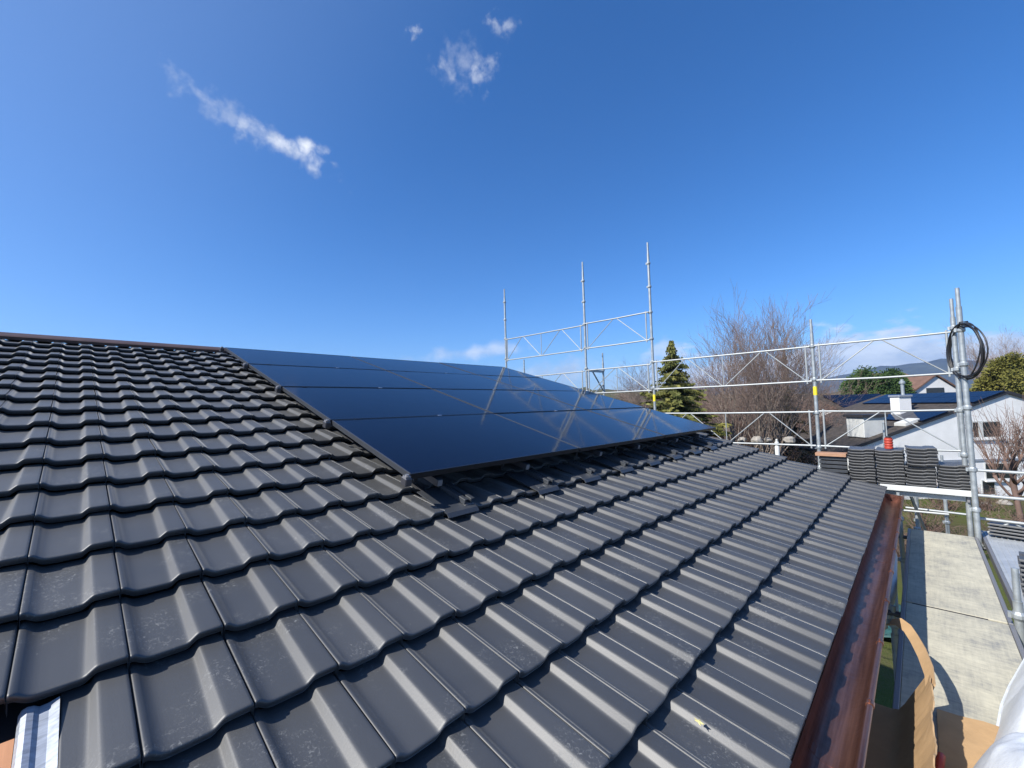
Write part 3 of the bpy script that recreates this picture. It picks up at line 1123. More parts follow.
def deck(x0, x1, y0, y1, z, label, matl, ribs=False):
    t = thing('scaffold_deck', (x0, y0, z), label, 'scaffold deck', 'scaffold decks')
    mb = MB()
    mb.box(x0 + .028, x1 - .028, y0 + .011, y1 - .011, z - .012, z, bev=.002)
    if ribs:
        k = x0 + .05
        while k < x1 - .06:
            mb.box(k, k + .012, y0 + .02, y1 - .02, z, z + .007)
            k += .045
    mb.build('board', matl, t)
    for xa in (x0, x1 - .026):
        MB().box(xa, xa + .026, y0 + .004, y1 - .004, z - .075, z + .002, bev=.003).build('side_beam', M_CAPG, t)  # darker metal than the end beams; shade beside the deck put into colour
    for ya in (y0 + .03, y1 - .07):
        MB().box(x0 + .03, x1 - .03, ya, ya + .04, z - .07, z - .014).build('end_beam', M_GALV, t)
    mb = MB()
    mb.box(x0 + .06, x1 - .12, y0 - .004, y0 + .0105, z - .013, z - .004)  # dark strip added in the joint gap to stand for its shade
    mb.build('gap_shade_strip', M_DARKTRIM, t)
    return t


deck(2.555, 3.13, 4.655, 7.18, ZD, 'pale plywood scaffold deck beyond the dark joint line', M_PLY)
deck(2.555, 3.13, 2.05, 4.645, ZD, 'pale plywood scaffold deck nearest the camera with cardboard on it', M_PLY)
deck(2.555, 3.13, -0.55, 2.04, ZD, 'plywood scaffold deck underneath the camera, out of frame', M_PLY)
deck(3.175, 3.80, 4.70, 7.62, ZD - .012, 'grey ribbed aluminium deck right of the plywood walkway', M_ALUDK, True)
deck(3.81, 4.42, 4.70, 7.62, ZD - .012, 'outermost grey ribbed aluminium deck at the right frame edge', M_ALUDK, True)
deck(1.20, 3.10, 7.24, 7.80, -0.76, 'high deck along the gable under the tile stacks', M_ALUDK)
# scaffold transoms carrying the decks
for y, nm in ((4.66, 'under the walkway joint'), (7.2, 'under the far end of the walkway'), (2.05, 'under the near walkway end')):
    o = MB().tube([(2.46, y, ZD - .12), (4.5, y, ZD - .12)], .022, 10).build('deck_transom', M_RAIL, origin=(2.46, y, ZD - .12), smooth=True, sharp=50)
    tag(o, 'cross tube carrying the scaffold decks ' + nm, 'cross tube', 'cross tubes under the decks')
o = MB().box(2.325, 3.118, 7.195, 7.225, -0.762, -0.695, bev=.004).build('toe_board', M_WHITE, origin=(2.3, 7.2, -.76))
tag(o, 'white toe board in front of the tile stacks', 'toe board')


# ---------------------------------------------------------------- stacked tiles
def stack_tile_mesh():
    pts, q = tile_arrays(0.268, 1.05, 0.42, 0.0)
    na, ns = len(NOSE), len(PROF_S)
    low = pts.copy()
    low[:, 2] = (np.interp(low[:, 0] / 0.268, PROF_S[1:-1], PROF_H[1:-1]) - 0.028) * 0.42 - 0.018
    n = len(pts)
    V = np.concatenate([pts, low])
    f = [tuple(x) for x in q] + [tuple(reversed([y + n for y in x])) for x in q]
    idx = np.arange(n).reshape(na, ns)
    rim = list(idx[0, :]) + list(idx[1:, -1]) + list(idx[-1, -2::-1]) + list(idx[-2:0:-1, 0])
    for a, b in zip(rim, rim[1:] + rim[:1]):
        f.append((int(b), int(a), int(a) + n, int(b) + n))
    me = bpy.data.meshes.new('roof_tile')
    me.from_pydata([(x - .134, y - .2, z + .052) for x, y, z in V], [], f)
    me.materials.append(M_TILE)
    me.polygons.foreach_set('use_smooth', [True] * len(me.polygons))
    me.set_sharp_from_angle(angle=math.radians(50))
    at = me.attributes.new('tint', 'FLOAT', 'POINT')
    at.data.foreach_set('value', np.full(len(V), .4, dtype=np.float32))
    return me


TM = stack_tile_mesh()


def loose_tile(loc, rz, label, group):
    o = bpy.data.objects.new('roof_tile', TM)
    COL.objects.link(o)
    o.location = loc
    o.rotation_euler = (rnd.uniform(-.012, .012), rnd.uniform(-.012, .012), rz + rnd.uniform(-.03, .03))
    tag(o, label, 'roof tile', group)
    return o


def stack(x, y, z, n, step, rz, where, group):
    for k in range(n):
        top = k == n - 1
        loose_tile((x + rnd.uniform(-.006, .006), y + rnd.uniform(-.006, .006), z + k * step), rz,
                   ('topmost dark roof tile of the ' if top else 'dark roof tile lying in the ') + where, group)


GRP = 'dark roof tiles stacked on the scaffold'
stack(2.155, 7.46, -.757, 13, .0365, 0, 'leftmost tile stack behind the white board', GRP)
stack(2.435, 7.45, -.757, 13, .0365, 0, 'second tile stack behind the white board, with the red roll on it', GRP)
stack(2.71, 7.44, -.757, 8, .0365, 0, 'third tile stack behind the white board', GRP)
stack(2.725, 7.40, -.757 + 8 * .0365 + .006, 6, .0365, 0.05, 'group set askew on the third tile stack', GRP)
stack(2.985, 7.44, -.757, 9, .0365, 0, 'lowest tile stack, right of the others by the corner post', GRP)
stack(3.45, 7.40, ZD - .012, 4, .0365, 1.35, 'low tile heap on the grey deck behind the corner post', GRP)
stack(3.80, 7.30, ZD - .012, 5, .0365, 1.45, 'low tile heap on the grey deck at the right frame edge', GRP)
stack(3.455, 5.42, ZD - .012, 8, .0365, 1.5, 'tall tile stack on the grey deck cut by the right frame edge', GRP)

# red roll on the second stack
t = thing('red_roll', (2.43, 7.36, -.757 + 13 * .0365 + .02), 'red ribbed roll standing on the second tile stack', 'strap roll')
c = (2.43, 7.36, -.757 + 13 * .0365 + .018)
pr = [(.04, 0)]
for k in range(4):
    z = .006 + k * .032
    pr += [(.042, z), (.045, z + .008), (.045, z + .018), (.042, z + .026), (.037, z + .028)]
pr += [(.04, .142)]
MB().lathe(c, pr, 20).build('body', M_RED, t, smooth=True, sharp=40)
MB().lathe((c[0], c[1], c[2] + .142), [(.026, 0), (.028, .01), (.022, .018)], 16).build('cap', M_BLACK, t, smooth=True, sharp=40)

# flat pile with a plank beside the stacks, and a white tag
for k in range(5):
    o = MB().box(1.70 + rnd.uniform(-.006, .006), 2.005, 7.30, 7.72, -.66 + k * .055, -.66 + k * .055 + .042, bev=.004).build('roofing_slab', M_HOOK, origin=(1.7, 7.3, -.66 + k * .055))
    tag(o, 'dark flat slab in the low pile under the plank', 'slab', 'dark slabs piled beside the tile stacks')
o = MB().box(1.66, 2.0, 7.26, 7.46, -.388, -.345, bev=.003).build('wooden_plank', M_PLANK, origin=(1.66, 7.26, -.388))
tag(o, 'short brown plank lying on the low pile left of the tile stacks', 'plank')
o = MB().box(2.008, 2.024, 7.28, 7.30, -.56, -.40, bev=.003).build('white_strip', M_WHITE, origin=(2.01, 7.28, -.56))
tag(o, 'narrow white strip between the plank pile and the first tile stack', 'strip')

# ---------------------------------------------------------------- coil of cable on the corner post
t = thing('cable_coil', (3.16, 7.17, 1.2), 'coil of black cable hanging from the corner scaffold post', 'cable coil')
for k in range(7):
    mb = MB()
    rr = .285 + rnd.uniform(-.03, .022)
    off = rnd.uniform(-.025, .025)
    cx, cy, czz = 3.150, 7.14 + off, 0.905 + rnd.uniform(-.018, .012)
    ph = rnd.uniform(0, 6.28)
    yaw = math.radians(-65 + rnd.uniform(-5, 5))
    pts = []
    for q in range(41):
        a = 2 * math.pi * q / 40
        rad = rr * (1 + .03 * math.sin(2 * a + ph) + .02 * math.sin(3 * a + ph * 2))
        hx = rad * math.cos(a)
        pts.append((cx + hx * math.cos(yaw) + .012 * math.sin(a * 2 + ph), cy + hx * math.sin(yaw) + .02 * math.sin(a + ph), czz + rad * 1.04 * math.sin(a)))
    mb.tube(pts, .0072, 8, cap=False)
    mb.build('cable_loop', M_BLACK, t, smooth=True)
MB().tube([(3.11, 7.165, 1.17), (3.13, 7.13, 1.23), (3.19, 7.12, 1.23), (3.20, 7.2, 1.2), (3.13, 7.25, 1.19), (3.10, 7.2, 1.18)], .007, 6).build('tie', M_BLACK, t, smooth=True)

# ---------------------------------------------------------------- cardboard on the walkway
def sheet(mb, grid, th):
    """grid[i][j] points -> thin sheet with thickness"""
    ni, nj = len(grid), len(grid[0])
    A = [[Vector(p) for p in r] for r in grid]
    nrm = []
    for i in range(ni):
        row = []
        for j in range(nj):
            a = A[min(i + 1, ni - 1)][j] - A[max(i - 1, 0)][j]
            b = A[i][min(j + 1, nj - 1)] - A[i][max(j - 1, 0)]
            row.append(a.cross(b).normalized())
        nrm.append(row)
    top = [A[i][j] for i in range(ni) for j in range(nj)]
    bot = [A[i][j] - nrm[i][j] * th for i in range(ni) for j in range(nj)]
    n = len(top)
    f = []
    for i in range(ni - 1):
        for j in range(nj - 1):
            q = (i * nj + j, (i + 1) * nj + j, (i + 1) * nj + j + 1, i * nj + j + 1)
            f.append(q)
            f.append(tuple(x + n for x in reversed(q)))
    rim = [i * nj for i in range(ni)] + [(ni - 1) * nj + j for j in range(1, nj)] + [i * nj + nj - 1 for i in range(ni - 2, -1, -1)] + [j for j in range(nj - 2, 0, -1)]
    for a, b in zip(rim, rim[1:] + rim[:1]):
        f.append((b, a, a + n, b + n))
    return mb.add(top + bot, f)


t = thing('cardboard_box', (2.65, 3.0, ZD), 'opened brown cardboard box lying on the near plywood deck', 'cardboard box')
rr = random.Random(11)
ys = [1.8 + 1.22 * k / 60 for k in range(61)]
g = []
for k, y in enumerate(ys):
    w = .004 * math.sin(y * 19) + rr.uniform(-.0012, .0012)
    cr = .007 * max(0, 1 - abs(((y * 7.3 + .25 * math.sin(y * 9)) % 1) - .5) * 9)
    tear = .010 * math.sin(y * 23) + .006 * math.sin(y * 61) + rr.uniform(-.004, .004)
    g.append([(2.34, y, ZD + .012), (2.45, y, ZD + .010 + w), (2.55, y, ZD + .012 + cr), (2.585, y, ZD + .02 + abs(w)), (2.61 + cr, y, ZD + .06), (2.65 + w * .4 + cr, y, ZD + .14),
              (2.69 + w * .6 + cr, y, ZD + .22), (2.715 + w + cr * .5, y, ZD + .285 + tear)])
MB_ = MB(); sheet(MB_, g, .005); MB_.build('box_side', M_CARD, t, smooth=True, sharp=50)
g = []
for k in range(13):
    y = 2.0 + 1.17 * k / 12
    g.append([(2.72 + .24 * q / 6, y + (.02 * q / 6) + rr.uniform(-.003, .003) * (k == 12), ZD + .008 + .004 * math.sin(y * 17 + q) + .006 * (k == 12)) for q in range(7)])
MB_ = MB(); sheet(MB_, g, .004); MB_.build('floor_flap', M_CARD, t, smooth=True, sharp=50)
# torn strip curling up and back over the gap
path = [(2.722, 2.86, -.92), (2.718, 3.00, -.90), (2.695, 3.14, -.885), (2.668, 3.26, -.875), (2.64, 3.36, -.87), (2.60, 3.43, -.875), (2.56, 3.45, -.90)]
g = []
for k, (x, y, z) in enumerate(path):
    w = .05 - .003 * k
    g.append([(x, y, z + rr.uniform(-.004, .004)), (x - .012, y - .012, z - w * .5), (x - .03, y - .02, z - w)])
MB_ = MB(); sheet(MB_, g, .005); MB_.build('torn_strip', M_CARD, t, smooth=True, sharp=60)

# ---------------------------------------------------------------- white plastic sheet, lower right corner
def build_tarp():
    rg = np.random.default_rng(4)
    nu, nv = 130, 90
    ph = rg.uniform(0, 6.28, 12)
    vs = []
    for i in range(nu):
        y = 2.05 + (4.3 - 2.05) * i / (nu - 1)
        s = i / (nu - 1)
        # left hem of the sheet
        hem = np.interp(y, [2.05, 2.64, 2.77, 2.97, 3.20, 3.44, 3.68, 4.19, 4.3], [2.64, 2.77, 2.815, 2.875, 2.92, 2.955, 3.005, 3.13, 3.16])
        for j in range(nv):
            q = j / (nv - 1)
            x = hem + q * (3.75 - hem)
            rise = (1 - math.exp(-q * 4.2)) * np.interp(y, [2.05, 3.0, 3.75, 4.3], [.40, .40, .34, .12])
            f = 0
            for k in range(8):
                f += math.sin((x * (3.5 + 1.9 * k) * math.cos(k * 1.3) + y * (3.5 + 1.9 * k) * math.sin(k * 1.3)) * 1.4 + ph[k]) / (k + 2.0)
            fold = abs(f) * .13 * min(1, q * 5)
            crease = 0
            for k in range(5):
                g_ = math.sin((x * math.cos(.5 + k * .7) + y * math.sin(.5 + k * .7)) * (11 + 5 * k) + ph[k + 5] + 1.6 * math.sin(y * 3 + k) + 1.2 * math.sin(x * 4 - k))
                crease += (1 - abs(g_)) ** 3 / (1.6 + k)
            z = ZD + .012 + rise + fold - .02 + .022 * crease * min(1, q * 6)
            if q < .02:
                z = ZD + .004
            vs.append((x, y, z))
    fs = [(i * nv + j, i * nv + j + 1, (i + 1) * nv + j + 1, (i + 1) * nv + j) for i in range(nu - 1) for j in range(nv - 1)]
    mb = MB()
    # closed underneath so the sheet has a body
    base = [(x, y, ZD + .002) for x, y, z in vs]
    n = len(vs)
    rim = [i * nv for i in range(nu)] + [(nu - 1) * nv + j for j in range(1, nv)] + [i * nv + nv - 1 for i in range(nu - 2, -1, -1)] + [j for j in range(nv - 2, 0, -1)]
    vall = vs + [base[i] for i in rim]
    f2 = list(fs)
    for a in range(len(rim)):
        b = (a + 1) % len(rim)
        f2.append((rim[b], rim[a], n + a, n + b))
    mb.add(vall, f2)
    o = mb.build('plastic_sheet', M_TARP, origin=(3.0, 3.0, ZD), smooth=True, sharp=70)
    tag(o, 'crumpled white plastic sheet heaped at the lower right corner', 'plastic sheet')


build_tarp()
o = MB().tube([(2.715, 2.62, ZD + .03), (2.722, 2.68, ZD + .05), (2.727, 2.72, ZD + .055), (2.729, 2.735, ZD + .05)], [.013, .015, .014, .008], 12).build('red_tip', M_RED, origin=(2.73, 2.8, ZD), smooth=True)
tag(o, 'red rounded tip of a tool beside the cardboard at the bottom edge', 'tool')

# yellow leaf on the last tile course
lc = R(1.533, 2.262, -.012)
mb = MB()
pts = []
for k in range(10):
    a = 2 * math.pi * k / 10
    r_ = .014 if k % 2 == 0 else .0065
    pts.append(lc + XD * (r_ * math.cos(a) * .8) + VD * (r_ * math.sin(a) * 1.3) + ND * (.002 * math.sin(a * 2)))
mb.add([lc + ND * .003] + pts, [(0, 1 + k, 1 + (k + 1) % 10) for k in range(10)])
mb.add([p - ND * .001 for p in [lc + ND * .003] + pts], [(0, 1 + (k + 1) % 10, 1 + k) for k in range(10)])
tag(mb.build('fallen_leaf', M_LEAF, origin=lc), 'small yellow leaf lying on the last tile course', 'leaf')

# ================================================================ NEIGHBOURING HOUSES
RH = Vector((RW[0][0], RW[0][1], 0)).normalized()
FH = Vector((-RH.y, RH.x, 0))
C0 = Vector(CAM)


def L(lx, ly, z):
    """view aligned house frame: lx to the right, ly away, z up"""
    return Vector((C0.x, C0.y, 0)) + RH * lx + FH * ly + Vector((0, 0, z))


def Lbox(mb, x0, x1, y0, y1, z0, z1, bev=0):
    return mb.box(x0, x1, y0, y1, z0, z1, lambda q: L(q[0], q[1], q[2]), bev)


def pix2(px, py, d):
    """lateral and height of a pixel at house-frame distance d"""
    v = RW.T @ np.array([(px - 512) / F, (py - 384) / F, 1.0])
    vf = v[0] * FH.x + v[1] * FH.y
    s = d / vf
    return (v[0] * RH.x + v[1] * RH.y) * s, C0.z + v[2] * s


D0 = 26.5
pkx, pkz = pix2(1006, 391, D0)
lfx, lfz = pix2(862, 443, D0)
SL = (pkz - lfz) / (pkx - lfx)
EXL = pkx - (pkz - (lfz - .55)) / SL
EXR = pkx + (pkx - EXL)
ezl = lfz - .55
DL = 9.0
hA = thing('white_gable_house', L(pkx, D0, GZ), 'large white gabled house with solar panels and chimney beyond the scaffold', 'house')
mb = MB()
wl = EXL + .5
mb.prism([L(wl, D0, GZ - .2), L(EXR - .5, D0, GZ - .2), L(EXR - .5, D0, ezl + .5 * SL - .05), L(pkx, D0, pkz - .16), L(wl, D0, ezl + .5 * SL - .05)], FH * DL)
mb.build('wall', M_RENDER, hA)
mb = MB()
ov = .10
for sgn, ex in ((-1, EXL), (1, EXR)):
    a, b = L(pkx, D0 - ov, pkz), L(ex, D0 - ov, ezl)
    dn = Vector((0, 0, -.15))
    mb.prism([a, b, b + dn, a + dn] if sgn < 0 else [b, a, a + dn, b + dn], FH * (DL + 2 * ov))
rfA = mb.build('roof', M_DARKROOF, hA)
mb = MB()
for ex in (EXL, EXR):
    a, b = L(pkx, D0 - ov - .03, pkz + .02), L(ex, D0 - ov - .03, ezl + .02)
    dn = Vector((0, 0, -.20))
    mb.prism([a, b, b + dn, a + dn], FH * .028)
mb.build('verge_trim', M_DARKTRIM, rfA)


def onslope(x, y, h=0.0):
    return L(x, y, pkz - (pkx - x) * SL + h)


def slope_panels(x0, x1, y0, y1, nx, ny, parent):
    for i in range(nx):
        for j in range(ny):
            xa, xb = x0 + (x1 - x0) * i / nx + .015, x0 + (x1 - x0) * (i + 1) / nx - .015
            ya, yb = y0 + (y1 - y0) * j / ny + .015, y0 + (y1 - y0) * (j + 1) / ny - .015
            MB().hexa([onslope(xa, ya, .06), onslope(xb, ya, .06), onslope(xb, yb, .06), onslope(xa, yb, .06),
                       onslope(xa, ya, .12), onslope(xb, ya, .12), onslope(xb, yb, .12), onslope(xa, yb, .12)]).build('solar_module', M_GLASS, parent)


slope_panels(pkx - 2.3, pkx - .25, D0 - .2, D0 + 8.2, 2, 5, rfA)
slope_panels(pkx - 5.6, pkx - 3.9, D0 - .2, D0 + 3.2, 1, 2, rfA)
# chimney with cap and flue
cx, _ = pix2(902, 412, D0 + 2.6)
_, czt = pix2(902, 397, D0 + 2.6)
ch = MB(); Lbox(ch, cx - .40, cx + .40, D0 + 2.3, D0 + 3.0, czt - 2.6, czt); ch = ch.build('chimney', M_RENDER, rfA)
MB_ = MB(); Lbox(MB_, cx - .47, cx + .47, D0 + 2.22, D0 + 3.08, czt, czt + .14, .02); MB_.build('chimney_cap', M_ZINC, rfA)
MB().lathe(L(cx + .16, D0 + 2.6, czt + .14), [(.10, 0), (.10, .75), (.17, .78), (.17, .9), (.09, .98), (.09, 1.08)], 14).build('flue', M_GALV, rfA, smooth=True, sharp=40)
# white roof box and skylight on the slope
bx, bz = pix2(869, 424, D0 + .9)
MB_ = MB(); Lbox(MB_, bx - .68, bx + .68, D0 + .5, D0 + 1.9, bz - .85, bz + .45, .03); MB_.build('roof_box', M_WHITE, rfA)
MB_ = MB(); Lbox(MB_, bx - .80, bx + .80, D0 + .38, D0 + 2.0, bz + .45, bz + .62); MB_.build('roof_box_cap', M_DARKTRIM, rfA)
sx, _ = pix2(908, 420, D0 + .4)
MB().hexa([onslope(sx - .45, D0 + .1, .02), onslope(sx + .45, D0 + .1, .02), onslope(sx + .45, D0 + .9, .02), onslope(sx - .45, D0 + .9, .02),
           onslope(sx - .45, D0 + .1, .2), onslope(sx + .45, D0 + .1, .2), onslope(sx + .45, D0 + .9, .2), onslope(sx - .45, D0 + .9, .2)]).build('skylight', M_WHITE, rfA)


def window(px0, py0, px1, py1, parent, panes=2, split=None, d=D0):
    x0, z1 = pix2(px0, py0, d)
    x1, z0 = pix2(px1, py1, d)
    mb = MB()
    Lbox(mb, x0 - .06, x1 + .06, d - .03, d - .004, z1, z1 + .08)
    Lbox(mb, x0 - .06, x1 + .06, d - .03, d - .004, z0 - .08, z0)
    Lbox(mb, x0 - .06, x0, d - .03, d - .004, z0, z1)
    Lbox(mb, x1, x1 + .06, d - .03, d - .004, z0, z1)
    xs_ = [x0 + (x1 - x0) * (split or .5)] if panes == 2 else []
    for xm in xs_:
        Lbox(mb, xm - .14, xm + .14, d - .032, d - .004, z0, z1)
    w = mb.build('window', M_WHITE, parent)
    mb = MB(); Lbox(mb, x0, x1, d - .016, d - .006, z0, z1); mb.build('pane', M_PANE, w)
    mb = MB(); Lbox(mb, x0 - .15, x1 + .15, d - .16, d - .034, z0 - .18, z0 - .085); mb.build('sill', M_RENDER, w)
    return w


window(972, 422.5, 1001, 436.5, hA, 2, .28)
window(985, 464, 1012, 478, hA, 1)
window(982, 481, 995, 494, hA, 1)
mb = MB(); _x, z_ = pix2(985, 460, D0); Lbox(mb, wl + .6, EXR - 1, D0 - .05, D0 - .003, z_ - .07, z_ + .07); mb.build('floor_band', M_ZINC, hA)
MB().tube([L(wl + .25, D0 - .09, ezl + .2), L(wl + .25, D0 - .09, GZ)], .05, 8).build('downpipe', M_ZINC, hA, smooth=True, sharp=50)
# rear wing with its own solar modules
wy = D0 + DL + 2.5
wx0, wz1 = pix2(846, 396, wy)
wx1, _ = pix2(901, 396, wy)
_, wz0 = pix2(850, 411, wy)
mb = MB(); Lbox(mb, wx0 + .4, wx1 + 4, wy + .5, wy + 5, GZ - .2, wz0 - .15); mb.build('wing_wall', M_RENDER, hA)
mb = MB()
mb.hexa([L(wx0 - .3, wy - .6, wz0 - .35), L(wx1 + 4, wy - .6, wz0 - .35), L(wx1 + 4, wy + 3.2, wz1 - .12), L(wx0 - .3, wy + 3.2, wz1 - .12),
         L(wx0 - .3, wy - .6, wz0 - .12), L(wx1 + 4, wy - .6, wz0 - .12), L(wx1 + 4, wy + 3.2, wz1 + .06), L(wx0 - .3, wy + 3.2, wz1 + .06)])
wr = mb.build('wing_roof', M_DARKROOF, hA)
for k in range(4):
    xa = wx0 + (wx1 - wx0 + .6) * k / 4
    xb = wx0 + (wx1 - wx0 + .6) * (k + 1) / 4 - .03
    MB().hexa([L(xa, wy - .3, wz0), L(xb, wy - .3, wz0), L(xb, wy + 2.9, wz1 + .08), L(xa, wy + 2.9, wz1 + .08),
               L(xa, wy - .3, wz0 + .06), L(xb, wy - .3, wz0 + .06), L(xb, wy + 2.9, wz1 + .15), L(xa, wy + 2.9, wz1 + .15)]).build('solar_module', M_GLASS, wr)

# second house behind
D1 = 46.0
qx, qz = pix2(935, 374, D1)
rx_, rz_ = pix2(968, 394, D1)
SB = (qz - rz_) / (rx_ - qx)
hB = thing('small_gable_house', L(qx, D1, GZ), 'small white gable with brown tiled roof behind the larger white house', 'house')
hw = 4.6
mb = MB()
mb.prism([L(qx - hw, D1, GZ - 3), L(qx + hw, D1, GZ - 3), L(qx + hw, D1, qz - hw * SB - .2), L(qx, D1, qz - .2), L(qx - hw, D1, qz - hw * SB - .2)], FH * 9)
mb.build('wall', M_RENDER, hB)
mb = MB()
for sg in (-1, 1):
    a, b = L(qx, D1 - .2, qz), L(qx + sg * (hw + .7), D1 - .2, qz - (hw + .7) * SB)
    dn = Vector((0, 0, -.16))
    mb.prism([a, b, b + dn, a + dn] if sg < 0 else [b, a, a + dn, b + dn], FH * 10)
mb.build('roof', M_REDROOF, hB)
x_, z_ = pix2(926, 388, D1); x2_, z2_ = pix2(944, 392.5, D1)
mb = MB(); Lbox(mb, x_, x2_, D1 - .05, D1 - .004, z2_, z_); mb.build('window', M_PANE, hB)
# long brown roof to its left
D2 = 52.0
ax, az_ = pix2(900, 378.5, D2); bx_, bz_ = pix2(934, 374.5, D2); _, cz_ = pix2(900, 398, D2)
hC = thing('brown_roof_house', L(ax, D2, GZ), 'long brown roof left of the small white gable, partly behind the pine', 'house')
mb = MB(); Lbox(mb, ax - 1, bx_, D2 + 1, D2 + 8, GZ - 3, cz_ - .2); mb.build('wall', M_RENDER, hC)
mb = MB()
mb.hexa([L(ax - 2, D2 - 3, cz_ - .3), L(bx_, D2 - 3, cz_ - .3), L(bx_, D2 + 4, bz_ + .3), L(ax - 2, D2 + 4, bz_ + .3),
         L(ax - 2, D2 - 3, cz_), L(bx_, D2 - 3, cz_), L(bx_, D2 + 4, bz_ + .55), L(ax - 2, D2 + 4, bz_ + .55)])
mb.build('roof', M_REDROOF, hC)


# ================================================================ PLANTS
def bare_tree_data(seed, height, spread=0.9, trunks=1, levels=5, kids=(5, 5, 4, 4), up=0.35, r0=0.14, trunk_frac=0.22):
    """limbs and twigs of a leafless tree, trunk base at the origin"""
    rg = random.Random(seed)
    limbs, twigs = MB(), MB()

    def grow(p, d, ln, r, lev):
        pts = [p]
        q = p.copy()
        dd = d.copy()
        n = 4 if lev < 2 else 3
        for k in range(n):
            w = .05 + .016 * lev
            dd = (dd + Vector((rg.uniform(-w, w), rg.uniform(-w, w), rg.uniform(-w * .6, w) + up * .07))).normalized()
            q = q + dd * (ln / n)
            pts.append(q.copy())
        rs = [max(r * (1 - .55 * k / n), .0055) for k in range(n + 1)]
        tgt = limbs if lev < 3 else twigs
        tgt.tube(pts, rs, 7 if lev == 0 else (5 if lev < 3 else 3), cap=False)
        if lev >= levels:
            return
        nk = kids[min(lev, len(kids) - 1)]
        for k in range(nk):
            s = (0.35 if lev else trunk_frac + .15) + (0.65 if lev else .5) * (k + rg.uniform(.2, .9)) / nk
            s = min(s, 1)
            i = min(int(s * n), n - 1)
            f = s * n - i
            pp = pts[i].lerp(pts[i + 1], f)
            ax_ = (pts[i + 1] - pts[i]).normalized()
            o = ax_.orthogonal().normalized()
            o.rotate(Matrix.Rotation(rg.uniform(0, 6.28), 3, ax_))
            ang = rg.uniform(.45, .95) * spread
            nd = (ax_ * math.cos(ang) + o * math.sin(ang) + Vector((0, 0, up))).normalized()
            grow(pp, nd, ln * rg.uniform(.5, .72), rs[i] * .58, lev + 1)

    for k in range(trunks):
        a = 6.28 * k / max(1, trunks) + rg.uniform(-.4, .4)
        lean = .0 if trunks == 1 else rg.uniform(.08, .42)
        d = Vector((math.cos(a) * lean, math.sin(a) * lean, 1)).normalized()
        base = Vector((math.cos(a) * .12, math.sin(a) * .12, -.1)) if trunks > 1 else Vector((0, 0, -.1))
        grow(base, d, height * rg.uniform(.46, .56), r0 * (1 if trunks == 1 else .62), 0)
    return limbs, twigs


def make_bare(seed, label, group, loc, twm, **kw):
    li, tw = bare_tree_data(seed, **kw)
    k = kw['height'] / max(q[2] for q in tw.v)
    li.v = [(q[0] * k, q[1] * k, q[2] * k) for q in li.v]
    tw.v = [(q[0] * k, q[1] * k, q[2] * k) for q in tw.v]
    t = thing('bare_tree', (0, 0, 0), label, 'tree', group)
    li.build('trunk', M_BARK, t, smooth=True)
    tw.build('crown', twm, t)
    t.location = loc
    return t


def gp(px, depth, dz=0.0):
    p = P(px, 400, depth)
    return (p.x, p.y, GZ + dz)


BT = 'leafless trees beyond the scaffold'
big = make_bare(21, 'largest bare tree, its many stems fanning out behind the guard rails', BT, gp(754, 24), M_TWIG2,
                height=12.5, trunks=9, levels=5, kids=(6, 4, 4, 3), spread=.72, up=.16, r0=.16)
big.scale = (.82, .82, 1)
protA = make_bare(5, 'bare brown tree standing between the spruce and the big bare tree', BT, gp(704, 30), M_TWIG,
                  height=8.8, trunks=4, levels=5, kids=(6, 5, 4, 4), spread=1.0, up=.1, r0=.15)
protB = make_bare(8, 'round headed bare tree rising just left of the spruce top', BT, gp(640, 36), M_TWIG2,
                  height=10.2, trunks=3, levels=5, kids=(7, 5, 4, 3), spread=.95, up=.15, r0=.18)
protC = make_bare(33, 'pale bare birch like tree rising behind the golden conifer', BT, gp(993, 56), M_TWIG2,
                  height=17, trunks=1, levels=5, kids=(9, 5, 4, 4), spread=.8, up=.25, r0=.25)
extra = [
    (protA, 8.8, 728, 36, 374, 1.1, 'bare brown tree low behind the left side of the big bare tree'),
    (protA, 8.8, 803, 34, 376, 2.4, 'bare brown tree right of the big bare tree, behind the short scaffold post'),
    (protA, 8.8, 838, 42, 379, .6, 'bare brown tree in front of the blue hill, right of the short scaffold post'),
    (protB, 10.2, 694, 46, 366, 3.0, 'bare tree far behind the right edge of the spruce'),
    (protB, 10.2, 772, 48, 372, 4.4, 'bare tree in the far row behind the big bare tree'),
    (protA, 8.8, 858, 50, 384, 5.1, 'bare brown tree beside the round green pine'),
    (protB, 10.2, 820, 56, 374, 1.9, 'far bare tree over the lower guard rail near the short post'),
    (protA, 8.8, 612, 50, 386, 2.0, 'small far bare tree beyond the array bracket'),
    (protA, 8.8, 655, 58, 376, .3, 'small far bare tree in the row left of the spruce'),
    (protB, 10.2, 738, 62, 376, .9, 'distant bare tree in the row far behind the big tree'),
    (protA, 8.8, 590, 62, 388, 1.3, 'leftmost distant bare tree, just over the panels'),
    (protA, 8.8, 785, 42, 380, 3.3, 'bare brown tree behind the narrow brownish conifer'),
    (protA, 8.8, 712, 42, 382, 4.7, 'low bare brown tree behind the middle of the upper guard rail'),
    (protC, 17.0, 1030, 60, 322, 1.0, 'pale bare tree at the right frame edge behind the golden conifer'),
]
for pr_, h0, px, dd, yt, rz, lab in extra:
    dup(pr_, gp(px, dd), rz, (6.4 + (399 - (px - 600) * .014 - yt) * dd / F) / h0, lab)
